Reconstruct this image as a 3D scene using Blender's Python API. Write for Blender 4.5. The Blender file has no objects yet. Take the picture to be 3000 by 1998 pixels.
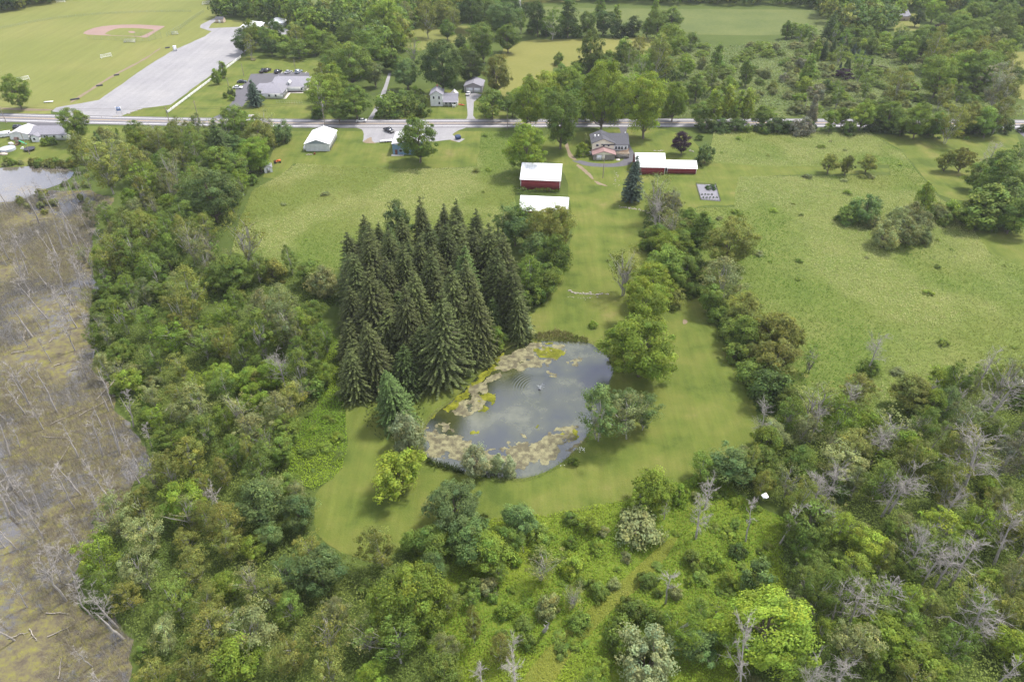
import bpy, math, random
import numpy as np
from mathutils import Vector, Matrix
from mathutils.geometry import tessellate_polygon

# ------------------------------------------------------------------ camera, sky, sun, exposure
SC = bpy.context.scene
COL = SC.collection
F, PITCH, HC = 2050.0, math.radians(37), 110.0
cam = bpy.data.cameras.new('camera'); camo = bpy.data.objects.new('camera', cam); COL.objects.link(camo)
camo.location = (0, 0, HC); camo.rotation_euler = (math.radians(90) - PITCH, 0, 0)
cam.sensor_width = 36; cam.lens = F / 3000 * 36; cam.clip_end = 5000; cam.clip_start = 1
SC.camera = camo
SUN_EL = math.radians(60); SUN_AZ = math.atan2(0.80, 0.50)          # azimuth from +Y towards +X
w = bpy.data.worlds.new('World'); SC.world = w; w.use_nodes = True
nt = w.node_tree; bg = nt.nodes['Background']; bg.inputs[1].default_value = 0.122
sky = nt.nodes.new('ShaderNodeTexSky'); sky.sky_type = 'NISHITA'; sky.sun_disc = False
sky.sun_elevation = SUN_EL; sky.sun_rotation = SUN_AZ; sky.air_density = 1.0; sky.dust_density = 2.0
tc = nt.nodes.new('ShaderNodeTexCoord'); cn = nt.nodes.new('ShaderNodeTexNoise')
cn.inputs['Scale'].default_value = 2.2; cn.inputs['Detail'].default_value = 6
nt.links.new(tc.outputs['Generated'], cn.inputs['Vector'])
cr = nt.nodes.new('ShaderNodeValToRGB'); cr.color_ramp.elements[0].position = .36; cr.color_ramp.elements[1].position = .62
nt.links.new(cn.outputs[0], cr.inputs[0])
mx = nt.nodes.new('ShaderNodeMixRGB'); mx.inputs[2].default_value = (8.6, 8.7, 9.3, 1)
nt.links.new(cr.outputs[0], mx.inputs[0]); nt.links.new(sky.outputs[0], mx.inputs[1]); nt.links.new(mx.outputs[0], bg.inputs[0])
sl = bpy.data.lights.new('sun', 'SUN'); sl.energy = 3.6; sl.angle = math.radians(8); sl.color = (1, .955, .88)
so = bpy.data.objects.new('sun', sl); COL.objects.link(so)
sd = Vector((math.sin(SUN_AZ) * math.cos(SUN_EL), math.cos(SUN_AZ) * math.cos(SUN_EL), math.sin(SUN_EL)))
so.rotation_euler = sd.to_track_quat('Z', 'Y').to_euler(); so.location = (150, 250, 300)
SC.view_settings.view_transform = 'Standard'; SC.view_settings.look = 'None'
SC.view_settings.exposure = 0.8; SC.view_settings.gamma = 1
SC.render.engine = 'CYCLES'
cy = SC.cycles; cy.max_bounces = 5; cy.diffuse_bounces = 3; cy.glossy_bounces = 2; cy.transmission_bounces = 3
cy.use_denoising = True; cy.caustics_reflective = False; cy.caustics_refractive = False

# ------------------------------------------------------------------ pixel <-> ground
CP, SP = math.cos(PITCH), math.sin(PITCH)
def at(px, py, z=0.0):
    x = (px - 1500) / F; y = -(py - 999) / F
    dz = -SP + y * CP; t = (z - HC) / dz
    return Vector((x * t, (CP + y * SP) * t, z))
def mpp(px, py, z=0.0):
    p = at(px, py, z); return (p.y * CP - (p.z - HC) * SP) / F
CK = 1000 / 2355
OFF = dict(c1=(0, 0), c2=(1000, 0), c3=(2000, 0), c4=(0, 400), c5=(1000, 400), c6=(2000, 400),
           d1=(0, 900), d2=(1000, 900), d3=(2000, 900), d4=(0, 1400), d5=(1000, 1400), d6=(2000, 1400))
def px(c, x, y): o = OFF[c]; return o[0] + x * CK, o[1] + y * CK
RNG = np.random.default_rng(7)
random.seed(7)

# ------------------------------------------------------------------ materials
def newmat(name):
    m = bpy.data.materials.new(name); m.use_nodes = True
    return m, m.node_tree, m.node_tree.nodes['Principled BSDF']
def mat(name, col, rough=.7, metal=0, spec=.4, var=0.0, scale=2.0, bump=0.0):
    m, t, b = newmat(name)
    b.inputs['Roughness'].default_value = rough; b.inputs['Metallic'].default_value = metal
    b.inputs['Specular IOR Level'].default_value = spec
    if var:
        tc = t.nodes.new('ShaderNodeTexCoord'); n = t.nodes.new('ShaderNodeTexNoise'); n.inputs['Scale'].default_value = scale; n.inputs['Detail'].default_value = 5
        t.links.new(tc.outputs['Object'], n.inputs['Vector'])
        r = t.nodes.new('ShaderNodeValToRGB'); r.color_ramp.elements[0].position = .3; r.color_ramp.elements[1].position = .7
        r.color_ramp.elements[0].color = (*[c * (1 - var) for c in col], 1); r.color_ramp.elements[1].color = (*[min(1, c * (1 + var)) for c in col], 1)
        t.links.new(n.outputs[0], r.inputs[0]); t.links.new(r.outputs[0], b.inputs['Base Color'])
        if bump:
            bp = t.nodes.new('ShaderNodeBump'); bp.inputs['Strength'].default_value = bump; bp.inputs['Distance'].default_value = .1
            t.links.new(n.outputs[0], bp.inputs['Height']); t.links.new(bp.outputs[0], b.inputs['Normal'])
    else:
        b.inputs['Base Color'].default_value = (*col, 1)
    return m
def ramp(t, stops):
    r = t.nodes.new('ShaderNodeValToRGB'); e = r.color_ramp.elements
    while len(e) < len(stops): e.new(.5)
    for k, (p, c) in enumerate(stops): e[k].position = p; e[k].color = (*c, 1)
    return r
def groundmat(name, big, fine, s1=.03, s2=.8, bump=.4, stripes=None, rough=.95, mixf=.5, d1=4):
    """two noises (large patches, fine grain) of the ground's own colours, optional mowing stripes (dir, width, strength)"""
    m, t, b = newmat(name); b.inputs['Roughness'].default_value = rough; b.inputs['Specular IOR Level'].default_value = .12
    tc = t.nodes.new('ShaderNodeTexCoord'); L = t.links.new
    n1 = t.nodes.new('ShaderNodeTexNoise'); n1.inputs['Scale'].default_value = s1; n1.inputs['Detail'].default_value = d1; n1.inputs['Roughness'].default_value = .6
    n2 = t.nodes.new('ShaderNodeTexNoise'); n2.inputs['Scale'].default_value = s2; n2.inputs['Detail'].default_value = 5; n2.inputs['Roughness'].default_value = .75
    L(tc.outputs['Object'], n1.inputs['Vector']); L(tc.outputs['Object'], n2.inputs['Vector'])
    r1 = ramp(t, big); r2 = ramp(t, fine); L(n1.outputs[0], r1.inputs[0]); L(n2.outputs[0], r2.inputs[0])
    mx = t.nodes.new('ShaderNodeMixRGB'); mx.inputs[0].default_value = mixf; L(r1.outputs[0], mx.inputs[1]); L(r2.outputs[0], mx.inputs[2])
    out = mx.outputs[0]
    if stripes:
        ang, wid, st = stripes
        mp = t.nodes.new('ShaderNodeMapping'); mp.inputs['Rotation'].default_value[2] = ang; mp.inputs['Scale'].default_value = (1, .07, 1); L(tc.outputs['Object'], mp.inputs[0])
        wv = t.nodes.new('ShaderNodeTexNoise'); wv.inputs['Scale'].default_value = 1 / wid; wv.inputs['Detail'].default_value = 5; wv.inputs['Roughness'].default_value = .7
        L(mp.outputs[0], wv.inputs['Vector'])
        rw = ramp(t, [(.3, (1 - st,) * 3), (.7, (1 + st,) * 3)]); L(wv.outputs[0], rw.inputs[0])
        mu = t.nodes.new('ShaderNodeMixRGB'); mu.blend_type = 'MULTIPLY'; mu.inputs[0].default_value = 1; L(out, mu.inputs[1]); L(rw.outputs[0], mu.inputs[2]); out = mu.outputs[0]
    L(out, b.inputs['Base Color'])
    bp = t.nodes.new('ShaderNodeBump'); bp.inputs['Strength'].default_value = bump; bp.inputs['Distance'].default_value = .25
    L(n2.outputs[0], bp.inputs['Height']); L(bp.outputs[0], b.inputs['Normal'])
    return m
def leafmat(name, trans=.22, rough=.55, spec=.3, tr_tint=(1.05, 1.12, .5)):
    m, t, b = newmat(name); L = t.links.new
    at_ = t.nodes.new('ShaderNodeAttribute'); at_.attribute_name = 'Col'
    oi = t.nodes.new('ShaderNodeObjectInfo')
    mu = t.nodes.new('ShaderNodeMixRGB'); mu.blend_type = 'MULTIPLY'; mu.inputs[0].default_value = 1
    L(at_.outputs['Color'], mu.inputs[1]); L(oi.outputs['Color'], mu.inputs[2])
    hs = t.nodes.new('ShaderNodeHueSaturation'); L(mu.outputs[0], hs.inputs['Color'])
    mr = t.nodes.new('ShaderNodeMapRange'); mr.inputs[3].default_value = .84; mr.inputs[4].default_value = 1.18
    L(oi.outputs['Random'], mr.inputs[0]); L(mr.outputs[0], hs.inputs['Value'])
    L(hs.outputs[0], b.inputs['Base Color']); b.inputs['Roughness'].default_value = rough; b.inputs['Specular IOR Level'].default_value = spec
    tr = t.nodes.new('ShaderNodeBsdfTranslucent')
    m2 = t.nodes.new('ShaderNodeMixRGB'); m2.blend_type = 'MULTIPLY'; m2.inputs[0].default_value = 1; m2.inputs[2].default_value = (*tr_tint, 1)
    L(hs.outputs[0], m2.inputs[1]); L(m2.outputs[0], tr.inputs[0])
    ms = t.nodes.new('ShaderNodeMixShader'); ms.inputs[0].default_value = trans
    L(b.outputs[0], ms.inputs[1]); L(tr.outputs[0], ms.inputs[2]); L(ms.outputs[0], t.nodes['Material Output'].inputs[0])
    return m
LEAF = leafmat('leaf', .4, .6, .15); NEEDLE = leafmat('needle', .08, .7, .2)
BLADE = leafmat('grass_blade', .25, .7, .15)
BARK = mat('bark', (.14, .115, .09), .9, var=.35, scale=3)
BARKP = mat('pale_bark', (.36, .34, .31), .9, var=.35, scale=2)
DEADW = mat('dead_wood', (.32, .295, .275), .9, var=.3, scale=1.5)

# ------------------------------------------------------------------ mesh building
class MB:
    def __init__(s): s.v = []; s.f = []; s.c = []; s.m = []; s.n = 0
    def add(s, v, f, col=(1, 1, 1), m=0):
        v = np.asarray(v, float).reshape(-1, 3); f = np.asarray(f, int)
        s.v.append(v); s.f.append((f + s.n)); s.n += len(v); s.m.append(np.full(len(f), m))
        col = np.asarray(col, float)
        if col.ndim == 1: col = np.broadcast_to(col, (len(v), 3))
        s.c.append(col)
        return s
    def mesh(s, name, mats, smooth=False, colour=True):
        me = bpy.data.meshes.new(name)
        V = np.concatenate(s.v) if s.v else np.zeros((0, 3)); me.vertices.add(len(V)); me.vertices.foreach_set('co', V.ravel())
        ns = np.concatenate([np.full(len(f), f.shape[1]) for f in s.f if len(f)]); idx = np.concatenate([f.ravel() for f in s.f if len(f)])
        me.loops.add(len(idx)); me.loops.foreach_set('vertex_index', idx)
        me.polygons.add(len(ns)); st = np.concatenate([[0], np.cumsum(ns)[:-1]])
        me.polygons.foreach_set('loop_start', st); me.polygons.foreach_set('loop_total', ns)
        me.polygons.foreach_set('material_index', np.concatenate([m for m in s.m if len(m)]))
        if smooth: me.polygons.foreach_set('use_smooth', np.ones(len(ns), bool))
        if colour:
            a = me.color_attributes.new('Col', 'FLOAT_COLOR', 'POINT')
            C = np.ones((len(V), 4)); C[:, :3] = np.concatenate(s.c); a.data.foreach_set('color', C.ravel())
        for m in (mats if isinstance(mats, (list, tuple)) else [mats]): me.materials.append(m)
        me.update(calc_edges=True); me.validate()
        return me
    def box(s, x0, x1, y0, y1, z0, z1, m=0):
        v = [(x, y, z) for z in (z0, z1) for y in (y0, y1) for x in (x0, x1)]
        return s.add(v, [(0, 2, 3, 1), (4, 5, 7, 6), (0, 1, 5, 4), (2, 6, 7, 3), (0, 4, 6, 2), (1, 3, 7, 5)], m=m)
    def poly(s, pts, m=0):
        return s.add(pts, [tuple(range(len(pts)))], m=m)
    def prism(s, pts, d, m=0):
        """pts: planar loop, extruded by vector d"""
        n = len(pts); p = np.asarray(pts, float); q = p + np.asarray(d, float)
        s.add(np.vstack([p, q]), [(i, (i + 1) % n, n + (i + 1) % n, n + i) for i in range(n)], m=m)
        s.add(p, [tuple(range(n))[::-1]], m=m); s.add(q, [tuple(range(n))], m=m)
        return s
    def tube(s, path, rad, k=6, m=0, col=(1, 1, 1), cap=False):
        p = np.asarray(path, float); r = np.broadcast_to(np.asarray(rad, float), (len(p),))
        d = np.gradient(p, axis=0); d /= np.linalg.norm(d, axis=1)[:, None] + 1e-9
        ref = np.array([0, 0, 1.]) if abs(d[0, 2]) < .8 else np.array([1., 0, 0])
        u = np.cross(d, ref); u /= np.linalg.norm(u, axis=1)[:, None] + 1e-9; v = np.cross(d, u)
        a = np.linspace(0, 2 * math.pi, k, endpoint=False)
        ring = p[:, None, :] + r[:, None, None] * (np.cos(a)[None, :, None] * u[:, None, :] + np.sin(a)[None, :, None] * v[:, None, :])
        n = len(p); f = [(i * k + j, i * k + (j + 1) % k, (i + 1) * k + (j + 1) % k, (i + 1) * k + j) for i in range(n - 1) for j in range(k)]
        s.add(ring.reshape(-1, 3), f, col, m)
        if cap: s.add(ring[-1], [tuple(range(k))], col, m); s.add(ring[0], [tuple(range(k))[::-1]], col, m)
        return s
    def leaves(s, c, n, size, rng, col, asp=.62, m=0):
        c = np.asarray(c); N = len(c); n = n / (np.linalg.norm(n, axis=1)[:, None] + 1e-9)
        t = rng.normal(size=(N, 3)); t -= n * (t * n).sum(1)[:, None]; t /= np.linalg.norm(t, axis=1)[:, None] + 1e-9
        b = np.cross(n, t); sz = np.broadcast_to(size, (N,))[:, None]
        v = np.stack([c - t * sz, c - b * sz * asp, c + t * sz, c + b * sz * asp], 1).reshape(-1, 3)
        s.add(v, np.arange(4 * N).reshape(N, 4), np.repeat(col, 4, 0), m)
        return s

def link(name, me, parent=None, loc=(0, 0, 0)):
    o = bpy.data.objects.new(name, me); COL.objects.link(o); o.location = loc
    if parent: o.parent = parent
    return o
def tag(o, label, cat, group=None, kind=None):
    if label: o['label'] = label
    if cat: o['category'] = cat
    if group: o['group'] = group
    if kind: o['kind'] = kind
    return o
def thing(name, label, cat, loc=(0, 0, 0), rz=0, group=None):
    o = bpy.data.objects.new(name, None); COL.objects.link(o); o.location = loc; o.rotation_euler = (0, 0, rz); o.empty_display_size = .5
    return tag(o, label, cat, group)
def copy_tree(o, parent=None):
    c = o.copy(); COL.objects.link(c); c.parent = parent
    for ch in list(o.children): copy_tree(ch, c)
    return c

# ------------------------------------------------------------------ ground sheets
def rough_outline(P, amp, step=1.5, seed=1):
    rng = np.random.default_rng(seed); out = []
    n = len(P)
    for i in range(n):
        a = np.array(P[i][:2]); b = np.array(P[(i + 1) % n][:2]); L = np.linalg.norm(b - a)
        k = max(1, int(L / step)); nn = np.array([-(b - a)[1], (b - a)[0]]) / (L + 1e-9)
        ph = rng.random(4) * 6.28
        for j in range(k):
            u = j / k; x = u * L
            d = amp * (.5 * math.sin(x / 5 + ph[0]) + .3 * math.sin(x / 2.1 + ph[1]) + .5 * (rng.random() - .5)) * min(1, 4 * u * (1 - u) + .15)
            out.append(tuple(a + (b - a) * u + nn * d))
    return out
def smooth_loop(P, it=2, closed=True):
    P = [np.array(p[:2]) for p in P]
    for _ in range(it):
        Q = []; n = len(P)
        for i in range(n if closed else n - 1):
            a, b = P[i], P[(i + 1) % n]; Q += [a * .75 + b * .25, a * .25 + b * .75]
        if not closed: Q = [P[0]] + Q + [P[-1]]
        P = Q
    return P
def sheet(name, P, z, material, amp=0, smooth=0, seed=1, step=1.5, kind='structure'):
    if smooth: P = smooth_loop(P, smooth)
    if amp: P = rough_outline(P, amp, step, seed)
    V = [(p[0], p[1], z) for p in P]
    tri = tessellate_polygon([[Vector(v) for v in V]])
    b = MB(); F_ = []
    for t in tri:
        a, c, d = (np.array(V[i][:2]) for i in t)
        F_.append(t if (c - a)[0] * (d - a)[1] - (c - a)[1] * (d - a)[0] > 0 else t[::-1])
    b.add(V, F_)
    o = link(name, b.mesh(name, material, colour=False)); o['kind'] = kind
    return o
def G(pts): return [at(*p) for p in pts]
def inside(P, x, y):
    P = np.asarray([(p[0], p[1]) for p in P]); x = np.asarray(x); y = np.asarray(y); r = np.zeros(x.shape, bool)
    j = len(P) - 1
    for i in range(len(P)):
        xi, yi = P[i]; xj, yj = P[j]
        c = ((yi > y) != (yj > y)) & (x < (xj - xi) * (y - yi) / (yj - yi + 1e-12) + xi); r ^= c; j = i
    return r
def vnoise(x, y, seed=0):
    """value noise, vectorised"""
    r = np.random.default_rng(seed).random((256, 256)); xi = np.floor(x).astype(int); yi = np.floor(y).astype(int)
    fx = x - xi; fy = y - yi; fx = fx * fx * (3 - 2 * fx); fy = fy * fy * (3 - 2 * fy)
    g = lambda a, b: r[a % 256, b % 256]
    return (g(xi, yi) * (1 - fx) + g(xi + 1, yi) * fx) * (1 - fy) + (g(xi, yi + 1) * (1 - fx) + g(xi + 1, yi + 1) * fx) * fy
def fnoise(x, y, sc, seed=0, oct=3):
    return sum(vnoise(x * sc * 2 ** k + 17 * k, y * sc * 2 ** k - 9 * k, seed + k) / 2 ** k for k in range(oct)) / sum(1 / 2 ** k for k in range(oct))

g_floor = groundmat('rough_ground', [(.3, (0.044, 0.068, 0.014)), (.55, (0.068, 0.096, 0.019)), (.75, (0.096, 0.112, 0.028))], [(.3, (0.036, 0.060, 0.011)), (.7, (0.088, 0.108, 0.027))], .05, .9)
g_lawn = groundmat('mown_grass', [(.34, (.05, .076, .013)), (.44, (.086, .112, .02)), (.53, (.11, .128, .026)), (.62, (.137, .142, .035)), (.7, (.185, .158, .06))], [(.3, (.06, .094, .014)), (.7, (.13, .15, .034))], .09, 2.4, .5, stripes=(.1, 1.7, .13), d1=8, mixf=.3)
g_lawn2 = groundmat('field_grass', [(.3, (.12, .14, .035)), (.5, (.15, .16, .045)), (.7, (.19, .18, .06))], [(.3, (.11, .135, .033)), (.7, (.17, .17, .05))], .02, .8, .2, stripes=(.6, 3, .1))
g_mead = groundmat('meadow_ground', [(.34, (.08, .125, .02)), (.5, (.115, .15, .03)), (.66, (.17, .18, .055))], [(.3, (.075, .11, .02)), (.6, (.14, .165, .042)), (.8, (.22, .22, .095))], .05, .9, .6, d1=7)
g_hay = groundmat('hay_field', [(.3, (.13, .138, .034)), (.6, (.175, .17, .048))], [(.3, (.12, .13, .032)), (.7, (.18, .17, .05))], .03, .5, .2)
g_scrub = groundmat('scrub_ground', [(.3, (0.062, 0.093, 0.025)), (.5, (0.093, 0.118, 0.034)), (.7, (0.124, 0.143, 0.043))], [(.3, (0.056, 0.081, 0.022)), (.7, (0.124, 0.136, 0.046))], .04, .5, .5)
g_asph = mat('asphalt', (0.15, 0.143, 0.155), .9, var=.14, scale=.8)
g_drive = mat('driveway_asphalt', (0.090, 0.087, 0.099), .9, var=.12, scale=.8)
g_grav = groundmat('gravel_surface', [(.3, (0.200, 0.194, 0.210)), (.5, (0.239, 0.235, 0.244)), (.7, (0.299, 0.289, 0.289))], [(.35, (0.210, 0.205, 0.214)), (.7, (0.280, 0.274, 0.280))], .05, .5, .1, stripes=(-.62, 3, .1))
g_dirt = groundmat('bare_dirt', [(.3, (0.154, 0.113, 0.073)), (.7, (0.226, 0.181, 0.126))], [(.3, (0.145, 0.108, 0.068)), (.7, (0.249, 0.208, 0.154))], .2, 2, .3)
g_clay = groundmat('red_clay', [(.3, (.22, .15, .13)), (.7, (.27, .19, .165))], [(.3, (.21, .145, .125)), (.7, (.27, .19, .165))], .1, 1, .1)
g_mulch = groundmat('brown_mulch', [(.3, (.09, .055, .035)), (.7, (.16, .1, .065))], [(.3, (.08, .05, .03)), (.7, (.17, .11, .07))], .3, 2, .5)
m_white = mat('road_paint_white', (.8, .8, .8), .7); m_yel = mat('road_paint_yellow', (.72, .5, .2), .7)

far = 900
link('ground', MB().add([(-far, -60, 0), (far, -60, 0), (far, 1400, 0), (-far, 1400, 0)], [(0, 1, 2, 3)]).mesh('ground', g_floor, colour=False))['kind'] = 'structure'

# lawns and fields, traced on the ground
LAWN = G([(1690, 385), (2000, 372), (2080, 480), (2600, 490), (2612, 508), (2165, 516), (2160, 590), (2150, 605), (2060, 600), (2010, 620), (1890, 700), (1905, 780),
          (2010, 770), (2040, 860), (2090, 950), (2160, 1050), (2215, 1180), (2225, 1260), (2190, 1320), (2060, 1385), (1980, 1420), (1880, 1450), (1790, 1480), (1620, 1510), (1480, 1525),
          (1330, 1540), (1240, 1560), (1180, 1600), (1120, 1655), (1060, 1640), (930, 1580), (915, 1500), (925, 1435), (990, 1390), (1020, 1300), (1010, 1200), (1000, 1080), (990, 900), (1035, 900),
          (1080, 1150), (1250, 1150), (1500, 960), (1590, 900), (1660, 780), (1680, 640), (1650, 480), (1560, 470), (1570, 400)])
sheet('lawn', LAWN, .03, g_lawn, .5, 1, 3)
LAWN2 = G([(770, 520), (800, 440), (850, 385), (1460, 385), (1560, 385), (1520, 480), (1410, 480), (1405, 490), (1200, 497), (1000, 490), (860, 480), (820, 525)])
sheet('front_lawn', LAWN2, .025, g_lawn, .4, 0, 4)
sheet('verge_lawn', G([(0, 380), (200, 370), (400, 372), (430, 430), (330, 400), (220, 440), (205, 470), (120, 485), (0, 500)]), .022, g_lawn, .5, 0, 5)
sheet('clinic_lawn', G([(330, 348), (400, 322), (498, 306), (630, 210), (695, 170), (740, 165), (960, 180), (1010, 260), (1000, 352), (600, 350)]), .024, g_lawn, .3, 0, 6)
sheet('yard_lawn', G([(1080, 352), (1100, 300), (1260, 260), (1420, 270), (1500, 350), (1370, 352)]), .026, g_lawn, .3, 0, 7)
sheet('sports_field', G([(-300, 330), (-300, -40), (640, -40), (640, 60), (622, 95), (600, 112), (505, 155), (430, 200), (295, 296), (170, 320), (150, 325), (150, 334), (0, 335)]), .02, g_lawn2, .4, 0, 8)
sheet('pavilion_lawn', G([(600, 60), (700, 60), (880, 90), (880, 110), (720, 85), (615, 90)]), .028, g_lawn2, .2, 0, 8)
sheet('mown_field', G([(2560, 395), (2980, 395), (3000, 470), (2900, 560), (2835, 590), (2790, 585), (2750, 570), (2690, 500), (2640, 440)]), .026, g_lawn, .3, 0, 9)
sheet('mown_field', G([(2850, 665), (3020, 655), (3020, 790), (2930, 760), (2860, 715)]), .034, g_lawn, .3, 1, 9)
MEAD1 = G([(1410, 390), (1500, 385), (1560, 420), (1545, 520), (1510, 560), (1500, 680), (1420, 720), (1200, 760), (1010, 790), (860, 790), (770, 760), (680, 740), (700, 650), (740, 560), (820, 515),
           (870, 482), (1200, 498), (1398, 492)])
sheet('meadow', MEAD1, .045, g_mead, .6, 0, 10)
MEAD2 = G([(2090, 385), (2550, 392), (2640, 445), (2700, 520), (2750, 580), (2830, 640), (2850, 670), (2900, 745), (3060, 810), (3060, 1130), (2850, 1180), (2450, 1230), (2250, 1170), (2180, 1020), (2060, 830), (2020, 700), (2040, 610),
           (2150, 608), (2163, 520), (2610, 515), (2602, 484), (2270, 490), (2080, 478)])
sheet('meadow', MEAD2, .046, g_mead, .6, 0, 11)
sheet('hay_field', G([(1480, 290), (1440, 240), (1480, 130), (1560, 118), (1900, 110), (2010, 150), (1830, 180), (1620, 200), (1610, 240), (1560, 290)]), .02, g_hay, .5, 0, 12)
sheet('hay_field', G([(2870, 155), (3100, 150), (3100, 320), (2985, 290), (2930, 200)]), .02, g_hay, .5, 0, 13)
sheet('far_pasture', G([(1550, 40), (1600, 20), (1700, 25), (2380, 30), (2440, 60), (2420, 100), (2200, 105), (1900, 100), (1560, 90)]), .02, g_scrub, .5, 0, 14)
sheet('far_pasture', G([(1180, 95), (1260, 80), (1400, 75), (1400, 120), (1300, 130), (1230, 150), (1185, 140)]), .02, g_lawn2, .5, 0, 14)
sheet('far_pasture', G([(2610, 40), (2700, 40), (2690, 90), (2620, 95)]), .02, g_lawn2, .5, 0, 14)
sheet('far_hayfield', G([(1520, 10), (1560, -6), (1700, -8), (1700, 4), (1540, 14)]), .025, g_hay, .5, 0, 14)
sheet('far_pasture', G([(740, 45), (760, 0), (1000, 0), (1000, 30), (900, 50)]), .02, g_scrub, .5, 0, 14)
SCRUB = G([(1660, 330), (1640, 250), (1760, 190), (2000, 150), (2300, 120), (2620, 160), (2760, 220), (2960, 300), (3050, 340), (2000, 345)])
sheet('scrub_land', SCRUB, .018, g_scrub, .5, 0, 15)

# highway
RC = smooth_loop([at(x, y) for x, y in [(-500, 331), (0, 344.5), (400, 354.8), (700, 360), (1000, 363), (1500, 361.5), (2000, 360), (2500, 361), (3000, 364), (3600, 370)]], 2, False)
def ribbon(name, C, o0, o1, z, m, kind='structure', parent=None, crop=None):
    C = [np.array(c) for c in C]; V = []; n = len(C)
    for i in range(n):
        d = C[min(n - 1, i + 1)] - C[max(0, i - 1)]; d /= np.linalg.norm(d); nn = np.array([-d[1], d[0]])
        V += [(*(C[i] + nn * o0), z), (*(C[i] + nn * o1), z)]
    o = link(name, MB().add(V, [(2 * i, 2 * i + 2, 2 * i + 3, 2 * i + 1) for i in range(n - 1)]).mesh(name, m, colour=False), parent)
    if kind: o['kind'] = kind
    return o
road = ribbon('road', RC, -5.6, 5.2, .08, g_asph)
ribbon('edge_line', RC, -3.75, -3.4, .092, m_white, None, road); ribbon('edge_line', RC, 3.1, 3.38, .092, m_white, None, road)
def walk(C, s0, s1):
    P = [np.array(c) for c in C]; acc = 0; out = []
    for a, b in zip(P, P[1:]):
        L = np.linalg.norm(b - a)
        if acc + L > s0 and acc < s1: out.append(a + (b - a) * max(0, (s0 - acc) / L))
        acc += L
        if s0 < acc < s1: out.append(b)
        if acc >= s1: out.append(a + (b - a) * (1 - (acc - s1) / L)); break
    return out
ribbon('centre_line', RC, -.32, -.2, .092, m_yel, None, road)
ribbon('centre_line', RC, -.02, .1, .092, m_yel, None, road)

# gravel lot, drives, dirt
LOT = G([(205, 338), (152, 327), (165, 316), (290, 294), (430, 196), (505, 150), (600, 108), (620, 93), (585, 82), (588, 74), (626, 55), (640, 53), (642, 58), (618, 72), (612, 84), (700, 80), (830, 84), (880, 90), (740, 130), (695, 172),
         (630, 212), (500, 308), (420, 318), (400, 325), (340, 345), (250, 345)])
sheet('gravel_lot', LOT, .05, g_grav, .3, 0, 16)
sheet('driveway', G([(610, 353), (655, 330), (680, 300), (690, 280), (690, 265), (725, 240), (735, 218), (870, 212), (905, 214), (910, 240), (900, 270), (760, 275), (720, 300), (712, 312), (680, 348), (668, 356)]), .055, g_drive, .05, 0, 17)
sheet('farm_track', G([(1077, 350), (1085, 338), (1107, 300), (1130, 240), (1138, 215), (1146, 215), (1140, 240), (1122, 300), (1098, 338), (1092, 350)]), .05, g_grav, .15, 0, 18)
sheet('farm_track', G([(1514, 35), (1518, 20), (1517, 0), (1508, -20), (1518, -20), (1526, 0), (1528, 25), (1520, 38)]), .05, g_grav, .1, 0, 18)
sheet('driveway', G([(1366, 352), (1370, 340), (1367, 300), (1364, 278), (1385, 272), (1412, 278), (1388, 300), (1386, 340), (1395, 352)]), .052, g_grav, .1, 0, 19)
sheet('parking_apron', G([(1040, 374), (1060, 380), (1066, 395), (1062, 415), (1100, 419), (1160, 417), (1180, 420), (1280, 415), (1320, 410), (1345, 418), (1362, 408), (1335, 404), (1325, 395), (1345, 382), (1380, 370), (1385, 366), (1040, 368)]), .05, g_grav, .25, 0, 20)
sheet('driveway', G([(1795, 366), (1815, 375), (1818, 390), (1832, 430), (1838, 450), (1828, 468), (1810, 478), (1780, 481), (1730, 478), (1700, 470), (1690, 473), (1672, 470), (1690, 478), (1720, 488), (1780, 491), (1830, 488), (1850, 480), (1862, 455), (1855, 445),
                         (1842, 420), (1834, 390), (1840, 368)]), .055, g_drive, .04, 1, 21)
sheet('driveway', G([(75, 358), (85, 365), (75, 380), (60, 392), (200, 392), (205, 362)]), .05, g_drive, .05, 0, 22)
sheet('dirt_track', G([(1652, 415), (1660, 440), (1668, 462), (1682, 470), (1690, 470), (1680, 458), (1668, 440), (1664, 418)]), .05, g_dirt, .4, 0, 22)
sheet('lane', G([(2965, 372), (2985, 390), (3010, 410), (3040, 405), (3000, 372)]), .05, g_drive, .05, 0, 23)
sheet('parking_apron', G([(1325, 402), (1362, 408), (1345, 418), (1320, 412)]), .048, g_dirt, .2, 0, 20)
for k, (P, a) in enumerate([([(1689, 482), (1698, 483), (1722, 502), (1740, 524), (1735, 527), (1715, 508), (1692, 490)], .6), ([(1738, 530), (1748, 532), (1782, 545), (1776, 547), (1750, 541)], .5), ([(205, 300), (250, 270), (330, 220), (420, 175), (470, 140), (472, 143), (420, 180), (330, 226), (255, 275), (210, 303)], .4),
                            ([(1090, 400), (1068, 412), (1062, 420), (1110, 422), (1090, 416)], .3), ([(130, 320), (0, 316), (0, 322), (130, 327), (165, 322)], .3),                             ([(905, 1105), (940, 1100), (960, 1125), (930, 1140)], .8), ([(2000, 935), (2016, 940), (2010, 950), (2000, 950)], .3)]):
    sheet('bare_patch', G(P), .056, g_mulch if k == 5 else g_dirt, a, 1, 30 + k, .6)
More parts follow.
